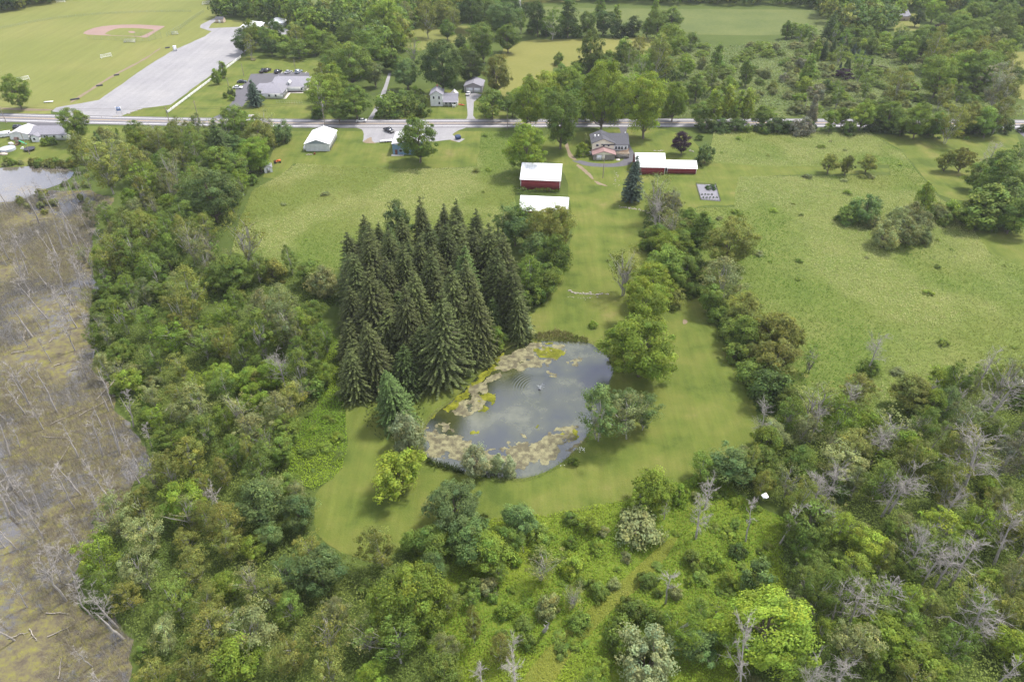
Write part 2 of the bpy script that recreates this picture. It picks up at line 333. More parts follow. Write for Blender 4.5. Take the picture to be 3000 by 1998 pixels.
# ball field
INF = smooth_loop(G([(241, 102), (250, 92), (285, 80), (340, 74), (400, 73), (440, 75), (470, 77), (486, 78), (470, 86), (440, 105), (432, 111), (420, 112), (402, 108), (300, 105)]), 1)
inf = sheet('infield', INF, .05, g_clay, .1, 0, 24)
sheet('infield_grass', G([(304, 104), (318, 92), (345, 84), (380, 83), (420, 85), (456, 88), (440, 95), (415, 108), (400, 107)]), .06, g_lawn2, .2, 1, 25)
sheet('pitchers_mound', G([(374, 93), (388, 92), (398, 95), (395, 98), (380, 98)]), .07, g_clay, .1, 1, 25)

# ------------------------------------------------------------------ water
def watermat(name, deep, patches, film_rough=.7, gl=.22, scale=.12, lo=.46, hi=.56, rip=.02, fine=1.3, gcol=(.93, .93, 1.0)):
    """still water over a coloured bottom, partly covered by floating film (duckweed, algae)"""
    m, t, b = newmat(name); L = t.links.new; tc = t.nodes.new('ShaderNodeTexCoord')
    def N(sc, d=6, r=.65):
        n = t.nodes.new('ShaderNodeTexNoise'); n.inputs['Scale'].default_value = sc; n.inputs['Detail'].default_value = d; n.inputs['Roughness'].default_value = r
        L(tc.outputs['Object'], n.inputs['Vector']); return n
    n1 = N(scale); n2 = N(fine); n3 = N(6, 2)
    dn = ramp(t, deep); L(N(.08).outputs[0], dn.inputs[0])
    b.inputs['Roughness'].default_value = .9; b.inputs['Specular IOR Level'].default_value = 0; L(dn.outputs[0], b.inputs['Base Color'])
    g = t.nodes.new('ShaderNodeBsdfGlossy'); g.inputs['Roughness'].default_value = .06; g.inputs['Color'].default_value = (*gcol, 1)
    bp = t.nodes.new('ShaderNodeBump'); bp.inputs['Strength'].default_value = .35; bp.inputs['Distance'].default_value = rip; L(n3.outputs[0], bp.inputs['Height']); L(bp.outputs[0], g.inputs['Normal'])
    ms = t.nodes.new('ShaderNodeMixShader'); ms.inputs[0].default_value = gl; L(b.outputs[0], ms.inputs[1]); L(g.outputs[0], ms.inputs[2])
    out = ms.outputs[0]
    if patches:
        ad = t.nodes.new('ShaderNodeMath'); ad.operation = 'ADD'
        mm = t.nodes.new('ShaderNodeMath'); mm.operation = 'MULTIPLY_ADD'; mm.inputs[1].default_value = .45; mm.inputs[2].default_value = -.225; L(n2.outputs[0], mm.inputs[0])
        L(n1.outputs[0], ad.inputs[0]); L(mm.outputs[0], ad.inputs[1])
        mk = ramp(t, [(lo, (0, 0, 0)), (hi, (1, 1, 1))]); L(ad.outputs[0], mk.inputs[0])
        d2 = t.nodes.new('ShaderNodeBsdfDiffuse'); pc = ramp(t, patches); L(N(.5, 5, .8).outputs[0], pc.inputs[0]); L(pc.outputs[0], d2.inputs[0])
        m2 = t.nodes.new('ShaderNodeMixShader'); L(mk.outputs[0], m2.inputs[0]); L(out, m2.inputs[1]); L(d2.outputs[0], m2.inputs[2]); out = m2.outputs[0]
    L(out, t.nodes['Material Output'].inputs[0])
    return m
SWAMP = [at(x * 1.2744, y * 1.2744) for x, y in [(-250, 470), (0, 440), (60, 430), (150, 440), (215, 440), (262, 455), (245, 490), (215, 520), (212, 560), (214, 620), (220, 700), (210, 760), (215, 830), (250, 900), (268, 950), (300, 985), (325, 1010), (350, 1060),
                                                (335, 1095), (300, 1125), (262, 1180), (215, 1240), (165, 1330), (190, 1400), (270, 1430), (310, 1470), (300, 1600), (-60, 1600), (-250, 1100)]]
m_swamp = watermat('swamp_water', [(.35, (.033, .03, .025)), (.65, (.075, .066, .052))], [(.3, (.07, .058, .045)), (.42, (.105, .09, .064)), (.52, (.14, .125, .065)), (.62, (.165, .158, .048)), (.72, (.2, .195, .046))], gl=.17, scale=.055, lo=.41, hi=.53, fine=.9)
m_marsh = watermat('marsh_pool_water', [(.35, (.08, .072, .06)), (.65, (.13, .115, .09))], [(.3, (.22, .19, .14)), (.7, (.28, .24, .17))], gl=.33, scale=.03, lo=.5, hi=.64)
m_pond = watermat('pond_water', [(.38, (.02, .026, .012)), (.52, (.042, .048, .014)), (.66, (.1, .105, .05))], None, gl=.14, rip=.05, gcol=(.78, .8, 1.0))
def add_rings(m, c):
    t = m.node_tree; L = t.links.new; tc = t.nodes.new('ShaderNodeTexCoord'); sb = t.nodes.new('ShaderNodeVectorMath'); sb.operation = 'SUBTRACT'; sb.inputs[1].default_value = c; L(tc.outputs['Object'], sb.inputs[0])
    ln = t.nodes.new('ShaderNodeVectorMath'); ln.operation = 'LENGTH'; L(sb.outputs[0], ln.inputs[0])
    mk = ramp(t, [(0, (.5, .5, .5)), (.3, (.2, .2, .2)), (.52, (1, 1, 1)), (.62, (1, 1, 1)), (.75, (.25, .25, .25)), (1, (0, 0, 0))]); dv = t.nodes.new('ShaderNodeMath'); dv.operation = 'MULTIPLY'; dv.inputs[1].default_value = 1 / 9; L(ln.outputs['Value'], dv.inputs[0]); L(dv.outputs[0], mk.inputs[0])
    sn = t.nodes.new('ShaderNodeMath'); sn.operation = 'MULTIPLY'; sn.inputs[1].default_value = 9; L(ln.outputs['Value'], sn.inputs[0]); s2 = t.nodes.new('ShaderNodeMath'); s2.operation = 'SINE'; L(sn.outputs[0], s2.inputs[0])
    mu = t.nodes.new('ShaderNodeMath'); mu.operation = 'MULTIPLY'; L(s2.outputs[0], mu.inputs[0]); L(mk.outputs[0], mu.inputs[1])
    bp = [n for n in t.nodes if n.bl_idname == 'ShaderNodeBump'][0]; src = bp.inputs['Height'].links[0].from_socket; ad = t.nodes.new('ShaderNodeMath'); ad.operation = 'MULTIPLY_ADD'; ad.inputs[1].default_value = 1.3; L(mu.outputs[0], ad.inputs[0]); L(src, ad.inputs[2]); L(ad.outputs[0], bp.inputs['Height'])
add_rings(m_pond, tuple(at(*px('d2', 1368, 570))))
sheet('swamp', SWAMP, .04, m_swamp, 1.5, 0, 40)
sheet('marsh_pool', G([(-60, 500), (60, 488), (160, 488), (212, 498), (218, 510), (190, 535), (120, 560), (60, 590), (-60, 600)]), .05, m_marsh, .6, 1, 41)
POND = smooth_loop(G([px('d2', x, y) for x, y in [(575, 830), (640, 740), (760, 650), (900, 520), (1000, 420), (1080, 330), (1150, 280), (1280, 235), (1450, 235), (1600, 235), (1720, 245), (1780, 300), (1850, 340), (1890, 400), (1840, 560), (1780, 760), (1700, 880),
                                                          (1640, 960), (1560, 1040), (1480, 1100), (1380, 1150), (1290, 1175), (1180, 1185), (1020, 1180), (880, 1150), (750, 1120), (640, 1075), (570, 1030), (560, 930)]]), 2)
pond = sheet('pond', POND, .06, m_pond, .15, 0, 42, .5)
# floating algae, cell by cell on the pond: pale crust and paler film
def algae(name, polys, thr, cols, seed, label, z, cell=.17, edge=.35, ng=.5):
    A = np.array([(p[0], p[1]) for p in POND]); x0, y0 = A.min(0); x1, y1 = A.max(0)
    X, Y = np.meshgrid(np.arange(x0, x1, cell), np.arange(y0, y1, cell)); X = X.ravel(); Y = Y.ravel()
    k = inside(POND, X, Y); X = X[k]; Y = Y[k]; sc = np.zeros(len(X))
    wx = X + (fnoise(X, Y, .5, seed + 3) - .5) * 3.2; wy = Y + (fnoise(X, Y, .5, seed + 5) - .5) * 3.2
    for P, dens in polys: sc = np.maximum(sc, inside(G([px('d2', *q) for q in P]), wx, wy) * dens)
    k = fnoise(X, Y, ng, seed, 4) < sc * thr; X = X[k]; Y = Y[k]; n = len(X)
    j = RNG.normal(0, cell * .22, (n, 4, 2)); h = cell * .62
    q = np.array([(-h, -h), (h, -h), (h, h), (-h, h)])[None] + j
    v = np.concatenate([q + np.stack([X, Y], 1)[:, None], np.full((n, 4, 1), z) + RNG.random((n, 1, 1)) * .012], 2).reshape(-1, 3)
    t = np.clip((fnoise(X, Y, 1.2, seed + 9, 3) - .3) * 2.2 + RNG.normal(0, .12, n), 0, 1)[:, None]
    c = np.array(cols[0]) * (1 - t) + np.array(cols[1]) * t
    o = link(name, MB().add(v, np.arange(4 * n).reshape(n, 4), np.repeat(c, 4, 0)).mesh(name, BLADE)); tag(o, label, 'algae', kind='stuff'); o.color = (1, 1, 1, 1)
algae('floating_algae', [([(580, 860), (680, 800), (770, 800), (760, 880), (830, 880), (900, 930), (900, 1060), (700, 1060), (580, 1010)], 1.), ([(760, 720), (840, 650), (930, 620), (1000, 660), (960, 720), (860, 750), (780, 740)], 1.05), ([(880, 620), (920, 540), (1010, 480), (1090, 450), (1090, 480), (1000, 520), (1000, 580), (930, 620)], 1.02),
                        ([(1050, 440), (1070, 390), (1150, 330), (1250, 290), (1330, 310), (1380, 360), (1470, 360), (1440, 400), (1250, 430), (1100, 440)], 1.1), ([(1170, 940), (1290, 930), (1330, 1000), (1300, 1060), (1260, 1140), (1200, 1130), (1150, 1040)], 1.1), ([(1310, 960), (1420, 880), (1530, 830), (1600, 830), (1620, 900), (1520, 960), (1500, 1030), (1380, 1090), (1300, 1050)], 1.05),
                        ([(900, 1000), (1200, 960), (1200, 1100), (1000, 1120), (850, 1080)], .92), ([(1300, 250), (1500, 250), (1540, 300), (1480, 350), (1360, 320), (1270, 290)], .8), ([(1560, 1000), (1640, 930), (1690, 880), (1680, 920), (1600, 1020)], .7), ([(1240, 870), (1280, 880), (1270, 910), (1240, 905)], 1.), ([(1400, 450), (1470, 460), (1460, 480), (1420, 475)], .95), ([(1540, 370), (1650, 360), (1640, 400), (1560, 400)], .8)],
      .66, [(.15, .135, .085), (.34, .32, .18)], 50, 'tan crust of algae floating along the pond edges', .075)
algae('floating_algae', [([(600, 770), (760, 650), (900, 530), (1010, 430), (1080, 340), (1130, 300), (1080, 420), (1000, 480), (900, 560), (850, 650), (800, 700)], .98), ([(1250, 240), (1500, 240), (1540, 290), (1490, 370), (1350, 330), (1230, 270)], .95), ([(950, 600), (1040, 590), (1050, 660), (990, 720), (940, 700)], .85),
                        ([(840, 830), (1300, 850), (1400, 800), (1300, 900), (1100, 930), (900, 900)], .55), ([(1500, 880), (1600, 830), (1620, 900), (1540, 930)], .8)],
      .64, [(.11, .12, .008), (.23, .235, .02)], 60, 'yellow-green algae film under the spruces and at the pond head', .068, ng=.25)

# ------------------------------------------------------------------ buildings
def seammat(name, col, sp=.5, rough=.45, dark=.72, axis=0):
    """boards or seamed sheet: thin dark joints at even spacing along one axis"""
    m, t, b = newmat(name); L = t.links.new; tc = t.nodes.new('ShaderNodeTexCoord'); sx = t.nodes.new('ShaderNodeSeparateXYZ'); L(tc.outputs['Object'], sx.inputs[0])
    mo = t.nodes.new('ShaderNodeMath'); mo.operation = 'PINGPONG'; mo.inputs[1].default_value = sp / 2; L(sx.outputs[axis], mo.inputs[0])
    r = ramp(t, [(0, (dark,) * 3), (sp * .14, (1, 1, 1))]); L(mo.outputs[0], r.inputs[0])
    n = t.nodes.new('ShaderNodeTexNoise'); n.inputs['Scale'].default_value = .7; n.inputs['Detail'].default_value = 6; L(tc.outputs['Object'], n.inputs['Vector'])
    rn = ramp(t, [(.3, tuple(c * .85 for c in col)), (.7, tuple(min(1, c * 1.1) for c in col))]); L(n.outputs[0], rn.inputs[0])
    mu = t.nodes.new('ShaderNodeMixRGB'); mu.blend_type = 'MULTIPLY'; mu.inputs[0].default_value = 1; L(rn.outputs[0], mu.inputs[1]); L(r.outputs[0], mu.inputs[2]); L(mu.outputs[0], b.inputs['Base Color'])
    b.inputs['Roughness'].default_value = rough
    return m
W_red = seammat('red_barn_boards', (.2, .026, .03), .3, .85, .6); W_white = seammat('white_siding', (.68, .69, .7), .2, .7, .88, 2); W_cream = seammat('cream_siding', (.74, .69, .56), .2, .7, .88, 2)
W_metal = seammat('grey_white_sheet', (.55, .57, .58), .45, .5, .8); W_blue = seammat('blue_sheet', (.16, .27, .4), .45, .5, .75); W_grey = seammat('taupe_siding', (.34, .31, .33), .2, .7, .85, 2)
W_stone = mat('stone_wall', (.24, .22, .2), .9, var=.45, scale=3.5, bump=.5); W_tan = mat('tan_wall', (.5, .4, .34), .8, var=.1)
R_tin = seammat('white_metal_roof', (.72, .73, .75), .9, .4, .8); R_grey = mat('grey_shingle', (.2, .195, .225), .9, var=.16, scale=2.5); R_slate = mat('dark_shingle', (.075, .075, .088), .9, var=.2, scale=2.5); R_pink = seammat('faded_red_roof', (.25, .15, .145), .4, .6, .85)
R_green = seammat('pale_green_roof', (.5, .6, .54), .6, .5, .9); R_pale = mat('pale_grey_roof', (.45, .44, .46), .85, var=.12)
M_trim = mat('white_trim', (.75, .75, .75), .6); M_glass = mat('window_glass', (.03, .035, .05), .12, spec=.6); M_dtrim = mat('dark_trim', (.1, .06, .05), .7)
M_door = mat('garage_door_white', (.74, .75, .78), .6); M_conc = mat('concrete', (.5, .47, .43), .9, var=.12); M_wood = mat('warm_wood', (.42, .22, .1), .8, var=.2, scale=4); M_steel = mat('steel', (.4, .4, .42), .4, .6)
M_brick = mat('chimney_brick', (.3, .1, .07), .9, var=.3, scale=6); M_black = mat('black_metal', (.03, .03, .035), .5); M_wframe = mat('weathered_wood', (.2, .16, .12), .9, var=.3)
def gwall(b, x0, x1, y0, y1, ze, zr, ax, z0=-.1, rx=None):
    if ax == 'y':
        m = (x0 + x1) / 2 if rx is None else rx; b.prism([(x0, y0, z0), (x1, y0, z0), (x1, y0, ze), (m, y0, zr), (x0, y0, ze)][::-1], (0, y1 - y0, 0))
    else:
        m = (y0 + y1) / 2 if rx is None else rx; b.prism([(x0, y0, z0), (x0, y1, z0), (x0, y1, ze), (x0, m, zr), (x0, y0, ze)], (x1 - x0, 0, 0))
    return b
def groof(b, x0, x1, y0, y1, ze, zr, ax, o=.4, th=.16, rx=None, lift=.03):
    d = (0, 0, th)
    if ax == 'y':
        m = (x0 + x1) / 2 if rx is None else rx; k1 = (zr - ze) / (m - x0); k2 = (zr - ze) / (x1 - m); e = lift
        b.prism([(x0 - o, y0 - o, ze - k1 * o + e), (m, y0 - o, zr + e), (m, y1 + o, zr + e), (x0 - o, y1 + o, ze - k1 * o + e)], d); b.prism([(m, y0 - o, zr + e), (x1 + o, y0 - o, ze - k2 * o + e), (x1 + o, y1 + o, ze - k2 * o + e), (m, y1 + o, zr + e)], d)
    else:
        m = (y0 + y1) / 2 if rx is None else rx; k1 = (zr - ze) / (m - y0); k2 = (zr - ze) / (y1 - m); e = lift
        b.prism([(x0 - o, y0 - o, ze - k1 * o + e), (x1 + o, y0 - o, ze - k1 * o + e), (x1 + o, m, zr + e), (x0 - o, m, zr + e)], d); b.prism([(x0 - o, m, zr + e), (x1 + o, m, zr + e), (x1 + o, y1 + o, ze - k2 * o + e), (x0 - o, y1 + o, ze - k2 * o + e)], d)
    return b
def hip(b, x0, x1, y0, y1, ze, r0, r1, zr, o=.4):
    P = [(x0 - o, y0 - o, ze), (x1 + o, y0 - o, ze), (x1 + o, y1 + o, ze), (x0 - o, y1 + o, ze), (*r0, zr), (*r1, zr)]
    b.add(P, [(0, 1, 5, 4), (2, 3, 4, 5)]); b.add(P, [(1, 2, 5), (3, 0, 4)]); b.add(P[:4], [(3, 2, 1, 0)]); return b
def put(root, name, b, m): return link(name, b.mesh(name, m, colour=False), root)
def window(root, f, u, z, w_, h_, face, frame=M_trim):
    """f: coordinate of the wall face; face F/B (plane y=f) or L/R (plane x=f)"""
    b, g = MB(), MB(); s = {'F': -1, 'B': 1, 'L': -1, 'R': 1}[face]; a, c = sorted((f - s * .03, f + s * .06)); a2, c2 = sorted((f + s * .02, f + s * .085)); q = .09
    if face in 'FB': b.box(u - w_ / 2 - q, u + w_ / 2 + q, a, c, z - q, z + h_ + q); g.box(u - w_ / 2, u + w_ / 2, a2, c2, z, z + h_)
    else: b.box(a, c, u - w_ / 2 - q, u + w_ / 2 + q, z - q, z + h_ + q); g.box(a2, c2, u - w_ / 2, u + w_ / 2, z, z + h_)
    o = put(root, 'window', b, frame); put(o, 'pane', g, M_glass); return o
def slab(root, name, m, *boxes):
    b = MB()
    for q in boxes: b.box(*q)
    return put(root, name, b, m)

# cream farmhouse
t = thing('farmhouse', 'cream farmhouse with dark shingle roof and faded red garage roof', 'house', (32.2, 265.4, 0))
put(t, 'lower_wall', gwall(MB(), 0, 8.6, 0, 5.2, 2.2, 3.6, 'y', rx=4.1), W_stone)
put(t, 'gable_wall', MB().prism([(.1, -.04, 2.2), (8.5, -.04, 2.2), (4.1, -.04, 3.5)][::-1], (0, .03, 0)), W_cream)
put(t, 'garage_roof', groof(MB(), 0, 8.6, 0, 4.7, 2.2, 3.6, 'y', .45, rx=4.1), R_pink)
put(t, 'upper_wall', gwall(MB(), -.1, 8.6, 4.8, 14, 5.05, 6.75, 'y', 1.5, rx=4.0), W_cream)
put(t, 'wing_wall', gwall(MB(), 8.6, 14.2, 4.85, 13.9, 4.5, 7.0, 'x', 1.2, rx=10), W_white)
put(t, 'wing_base', MB().box(8.6, 14.1, 4.9, 13.8, -.1, 1.25), W_stone)
put(t, 'gable_roof', groof(MB(), -.1, 8.6, 4.8, 14, 5.05, 6.75, 'y', .45, rx=4.0), R_slate)
put(t, 'wing_roof', groof(MB(), 3.9, 14.2, 4.85, 14.1, 4.5, 6.98, 'x', .45, rx=10.1, lift=.05), R_slate)
for u, z, w_ in ((1.9, 3.75, .95), (4.5, 3.75, .7), (6.4, 3.75, .7)): window(t, 4.8, u, z, w_, .85, 'F')
for u, w_ in ((9.5, .85), (10.7, .85), (11.85, .75), (13.3, .8)): window(t, 4.85, u, 2.6, w_, 1.05, 'F')
o = slab(t, 'garage_door', M_door, (1.3, 3.3, -.08, .02, 0, 2)); slab(o, 'handle', M_black, (2.2, 2.4, -.13, -.08, .9, 1))
slab(t, 'pale_panel', W_cream, (3.5, 4.6, -.07, .02, 0, 2.1))
for x, y in ((1.2, 9.5), (2.6, 9.3)): slab(t, 'roof_vent', M_trim, (x - .25, x + .25, y - .25, y + .25, 5.4, 6.75))
b = MB(); b.tube([(13.4, 10.2, 6.9), (13.4, 10.2, 7.6)], [.3, .12], 8, cap=True); put(t, 'roof_vent', b, M_trim)
dk = slab(t, 'deck', M_wframe, (8.7, 14.6, 1.4, 4.8, 1.75, 1.95)); slab(t, 'deck_wall', W_stone, (8.8, 14.5, 1.6, 4.8, -.1, 1.74))
b = MB(); arc = [(10.4 + 4.0 * math.sin(a), 4.6 - 3.0 * math.cos(a), 2.95) for a in np.linspace(.05, 1.5, 10)]; b.tube(arc, .07, 4)
o = put(dk, 'railing', b, M_wood)
for p in arc: b = MB(); b.tube([(p[0], p[1], 1.9), (p[0], p[1], 2.95)], .045, 4); put(dk, 'baluster', b, M_wood)
slab(t, 'ramp', M_conc, (9.2, 10.7, -.6, 1.5, -.05, .1)); slab(t, 'propane_tank', M_trim, (-1.1, -.3, 4.5, 6, .2, 1.2))
# red barns
def barn(label, loc, rz, L_, D_, ze, zr, rx, o=.35, sky=0, name='red_barn', doors=()):
    t = thing(name, label, 'barn', loc, rz, None)
    put(t, 'wall', gwall(MB(), 0, L_, 0, D_, ze, zr, 'x', rx=rx), W_red); r = put(t, 'roof', groof(MB(), 0, L_, 0, D_, ze, zr, 'x', o, .12, rx), R_tin)
    for k in range(sky):
        x = L_ * (.22 + .29 * k); k1 = (zr - ze) / rx
        for j in range(6): b = MB(); y = rx * (.45 + .08 * j); b.prism([(x, y, ze + k1 * y + .17), (x + .75, y, ze + k1 * y + .17), (x + .75, y + rx * .06, ze + k1 * (y + rx * .06) + .17), (x, y + rx * .06, ze + k1 * (y + rx * .06) + .17)], (0, 0, .03)); put(r, 'skylight_panel', b, SKYL)
    for x0, x1 in doors: slab(t, 'bay_shade_panel', M_black, (x0, x1, -.04, .02, 0, ze - .5))  # black slabs on the closed wall stand in for shade inside open bays
    for x in (0, L_): slab(t, 'corner_board', M_trim, (x - .07, x + .07, -.05, .09, 0, ze - .12))
    return t
SKYL = mat('rippled_skylight', (.42, .38, .38), .5)
barn('tall red barn with white metal roof and vines along its wall', (3.2, 238.0, 0), -.105, 14.2, 15, 4.1, 7.2, 7.5)
barn('open red shed with white metal roof half hidden by trees', (2.6, 215.6, 0), -.1, 16, 9.5, 2.9, 4.9, 7, doors=((5.5, 9), (10, 13.6)))
barn('red barn with rippled skylight strips in its white roof', (47.2, 251.5, 0), -.04, 10.8, 12, 3.1, 6.1, 6, sky=3)
barn('low red barn joined to the skylight barn, with open end', (59.2, 252.2, 0), -.04, 11, 7.5, 2.3, 3.7, 3.7)
# metal garage
t = thing('metal_garage', 'pale metal garage with white gable roof on the front lawn', 'garage', (-84.0, 274.4, 0), .0)
put(t, 'wall', gwall(MB(), 0, 9.8, 0, 15, 3.1, 4.8, 'y'), W_metal); put(t, 'gable_panel', MB().prism([(.05, -.05, 3.1), (9.75, -.05, 3.1), (4.9, -.05, 4.75)][::-1], (0, .04, 0)), mat('grey_gable', (.24, .28, .32), .6))
put(t, 'roof', groof(MB(), 0, 9.8, 0, 15, 3.1, 4.8, 'y', .4, .1), R_tin)
for k in range(6): slab(t, 'side_door', M_dtrim, (9.78, 9.86, 1.2 + k * 2.2, 1.6 + k * 2.2, 0, 2.7))
slab(t, 'lean_to', M_trim, (-1.2, -.02, 1, 4, 0, 1.3))
b = MB(); b.tube([(4.9, 14.4, 4.7), (4.9, 14.4, 5.6)], [.35, .15], 8, cap=True); put(t, 'roof_vent', b, M_trim)
# blue building
t = thing('blue_building', 'blue metal building with pale flat-pitched roof behind a round tree', 'building', (-48, 270.8, 0))
put(t, 'wall', gwall(MB(), 0, 11, 0, 13, 4.4, 5.4, 'y'), W_blue); r = put(t, 'roof', groof(MB(), 0, 11, 0, 13, 4.4, 5.4, 'y', .25, .14), R_pale)
slab(r, 'roof_unit', M_steel, (1.4, 2.3, 8.5, 9.3, 4.6, 5.5)); slab(r, 'roof_unit', M_trim, (1.6, 2.3, 10.4, 11.2, 4.6, 5.5)); slab(r, 'roof_edge', M_trim, (1, 3, -.35, -.1, 4.35, 4.62))
o = slab(t, 'door', mat('brown_door', (.16, .06, .04), .7), (.9, 1.9, -.07, .03, 0, 2.1)); slab(o, 'handle', M_steel, (1.7, 1.78, -.12, -.07, 1, 1.1)); slab(t, 'step', M_conc, (-.6, 4.4, -1.6, 0, 0, .12))
window(t, 0, 3.2, 1.2, 1.1, 1, 'F'); window(t, 0, 6, 1.2, 1.1, 1, 'F')
# white two-storey house and its garage
t = thing('white_house', 'white two-storey house with grey roof and low side wing', 'house', (-38.2, 329.4, 0))
put(t, 'wall', gwall(MB(), 0, 5.8, 0, 8, 5.2, 7.0, 'y'), W_white); r = put(t, 'roof', groof(MB(), 0, 5.8, 0, 8, 5.2, 7.0, 'y', .35), R_grey); slab(r, 'chimney', M_brick, (2.6, 3.2, 6.4, 7, 6.4, 8))
put(t, 'wing_wall', gwall(MB(), 5.8, 12.6, .3, 6.5, 2.6, 4.7, 'x', rx=4), W_white); put(t, 'wing_roof', groof(MB(), 5.9, 12.6, .3, 6.5, 2.6, 4.7, 'x', .35, rx=4), R_grey)
put(t, 'rear_roof', groof(MB(), 9, 12.4, 5.5, 9, 3.4, 5, 'y', .2), R_pale); slab(t, 'rear_wall', W_white, (9.1, 12.3, 6.5, 8.9, 0, 3.4))
for x in (6.6, 8.6, 10.6, 12.2): slab(t, 'porch_post', M_trim, (x - .06, x + .06, -1.1, -.98, 0, 2.2))
put(t, 'porch_roof', MB().prism([(5.9, -1.3, 2.1), (12.8, -1.3, 2.1), (12.8, .3, 2.6), (5.9, .3, 2.6)], (0, 0, .1)), R_grey)
for u, z in ((1.6, 3.4), (4.1, 3.4), (4.1, .9)): window(t, 0, u, z, .75, 1.2, 'F')
for u in (7.2, 9.2, 11.2): window(t, .3, u, .9, .8, 1.1, 'F')
for k in range(2): b = MB(); b.tube([(10.6 + k * .9, -1.8, 0), (10.6 + k * .9, -1.8, .5), (10.6 + k * .9, -1.8, 1.3)], [.15, .36, .3], 8, cap=True); o = put(None, 'garden_statue', b, M_trim); o.location = t.location; tag(o, 'rounded white garden ornament in front of the white house porch', 'ornament', 'white ornaments by the porch')
t = thing('double_garage', 'taupe double garage with two white doors', 'garage', (-23.4, 350.0, 0), -.08)
put(t, 'wall', gwall(MB(), 0, 8.7, 0, 10, 2.9, 4.5, 'y'), W_grey); put(t, 'roof', groof(MB(), 0, 8.7, 0, 10, 2.9, 4.5, 'y', .4), R_grey)
for x in (.8, 4.7): o = slab(t, 'garage_door', M_door, (x, x + 3.2, -.06, .03, 0, 2.2)); slab(o, 'handle', M_black, (x + 1.5, x + 1.7, -.1, -.06, .3, .4))
for x in (-.02, 8.72): slab(t, 'corner_board', M_trim, (x - .08, x + .08, -.05, .1, 0, 2.8))
# clinic
t = thing('clinic_building', 'long white clinic with rambling grey shingle roofs', 'building', (-120.2, 340.2, 0))
slab(t, 'front_wall', W_white, (0, 9.5, 0, 13, -.1, 2.6)); slab(t, 'wing_wall', W_white, (2, 17.4, 10.2, 24, -.1, 2.6)); slab(t, 'side_wall', W_white, (-5.5, .1, 6, 13, -.1, 2.5))
put(t, 'front_roof', hip(MB(), 0, 9.5, 0, 17, 2.55, (.8, 6.5), (6.2, 6.5), 5.3, .45), R_grey)
put(t, 'wing_roof', hip(MB(), 1, 17.4, 10.2, 27, 2.56, (1.5, 19), (11.5, 19), 4.7, .45), R_grey); put(t, 'side_roof', hip(MB(), -5.5, 3, 6, 14, 2.45, (-3.5, 9.8), (2, 9.8), 4.4, .4), R_grey)
put(t, 'cross_roof', MB().add([(3, 21, 4.9), (9.9, 10, 2.62), (3.4, 8, 5.2), (0, 14, 3.0)], [(0, 3, 2), (0, 2, 1)]), R_grey)
d = put(t, 'dormer', gwall(MB(), 9.2, 10.8, 11.4, 14.5, 3.9, 4.6, 'y', 2.9), W_white); put(d, 'dormer_roof', groof(MB(), 9.2, 10.8, 11.4, 14.5, 3.9, 4.6, 'y', .15, .08), R_pale); window(d, 11.4, 10, 3.2, .45, .7, 'F')
for u in (3.2, 6.4): window(t, 0, u, 1.0, .8, 1.0, 'F')
for u in (-3.8, -2.9): window(t, 6, u, .9, .75, 1.0, 'F')
for u in (1.5, 3.2, 4.9, 6.6): window(t, 9.5, u, .5, .9, 1.7, 'R')
window(t, 10.2, 16.4, 1, .7, 1, 'F'); slab(t, 'shrub_bed', mat('mulch', (.1, .05, .045), .9), (10, 16.5, 9.5, 10.1, 0, .25))
b = MB(); b.box(9.7, 11.2, -.3, 9.2, .03, .07).box(11.2, 18.6, 8.1, 9.2, .03, .07).box(17.5, 18.6, 9.2, 16, .03, .07); put(t, 'path', b, M_conc)
# white ranch house by the road
t = thing('ranch_house', 'long white ranch house with grey roof and gabled garage beside the road', 'house', (-203.0, 286.6, 0))
put(t, 'wall', gwall(MB(), 1, 16, 0, 9, 2.5, 4.4, 'x'), W_white); put(t, 'roof', groof(MB(), 1, 16, 0, 9, 2.5, 4.4, 'x', .4), R_grey)
put(t, 'bump_wall', gwall(MB(), 2, 5.3, -2.2, 2, 2.2, 3.1, 'y'), W_white); put(t, 'bump_roof', groof(MB(), 2, 5.3, -2.2, 2, 2.2, 3.1, 'y', .25), R_grey)
put(t, 'garage_wall', gwall(MB(), -8.5, -.6, .4, 9, 2.4, 3.6, 'y'), W_white); put(t, 'garage_roof', groof(MB(), -8.5, -.6, .4, 9, 2.4, 3.6, 'y', .35), R_pale); slab(t, 'link_wall', W_white, (-.6, 1, 2, 8, 0, 2.4)); put(t, 'link_roof', MB().box(-.7, 1.1, 1.8, 8.2, 2.4, 2.55), R_grey)
window(t, -2.2, 3.3, .9, .8, .9, 'F')
for u in (6.6, 7.6, 10.5, 14): window(t, 0, u, 1.1, .8, .9, 'F')
# pavilion and park sheds
def pavilion(label, loc, rz, sx, sy, ze, zr, wall=None):
    t = thing('pavilion', label, 'pavilion', loc, rz); r = put(t, 'roof', hip(MB(), 0, sx, 0, sy, ze, (sx * .4, sy / 2), (sx * .6, sy / 2), zr, .4), R_tin)
    put(r, 'porch_gable', groof(MB(), sx * .3, sx * .75, -2.2, sy * .4, ze - .1, ze + 1.2, 'y', .2), R_green)
    if wall: slab(t, 'wall', wall, (.4, sx - .4, .4, sy - .4, 0, ze))
    else:
        for x in np.linspace(.3, sx - .3, 4):
            for y in (.3, sy - .3): slab(t, 'post', M_wframe, (x - .1, x + .1, y - .1, y + .1, 0, ze))
        slab(t, 'picnic_floor', mat('dark_floor', (.15, .13, .15), .9), (0, sx, 0, sy, .05, .12))
    return t
pavilion('open park pavilion with white and green hipped roof', (-170.5, 469, 0), 0, 12, 11, 3, 5.4)
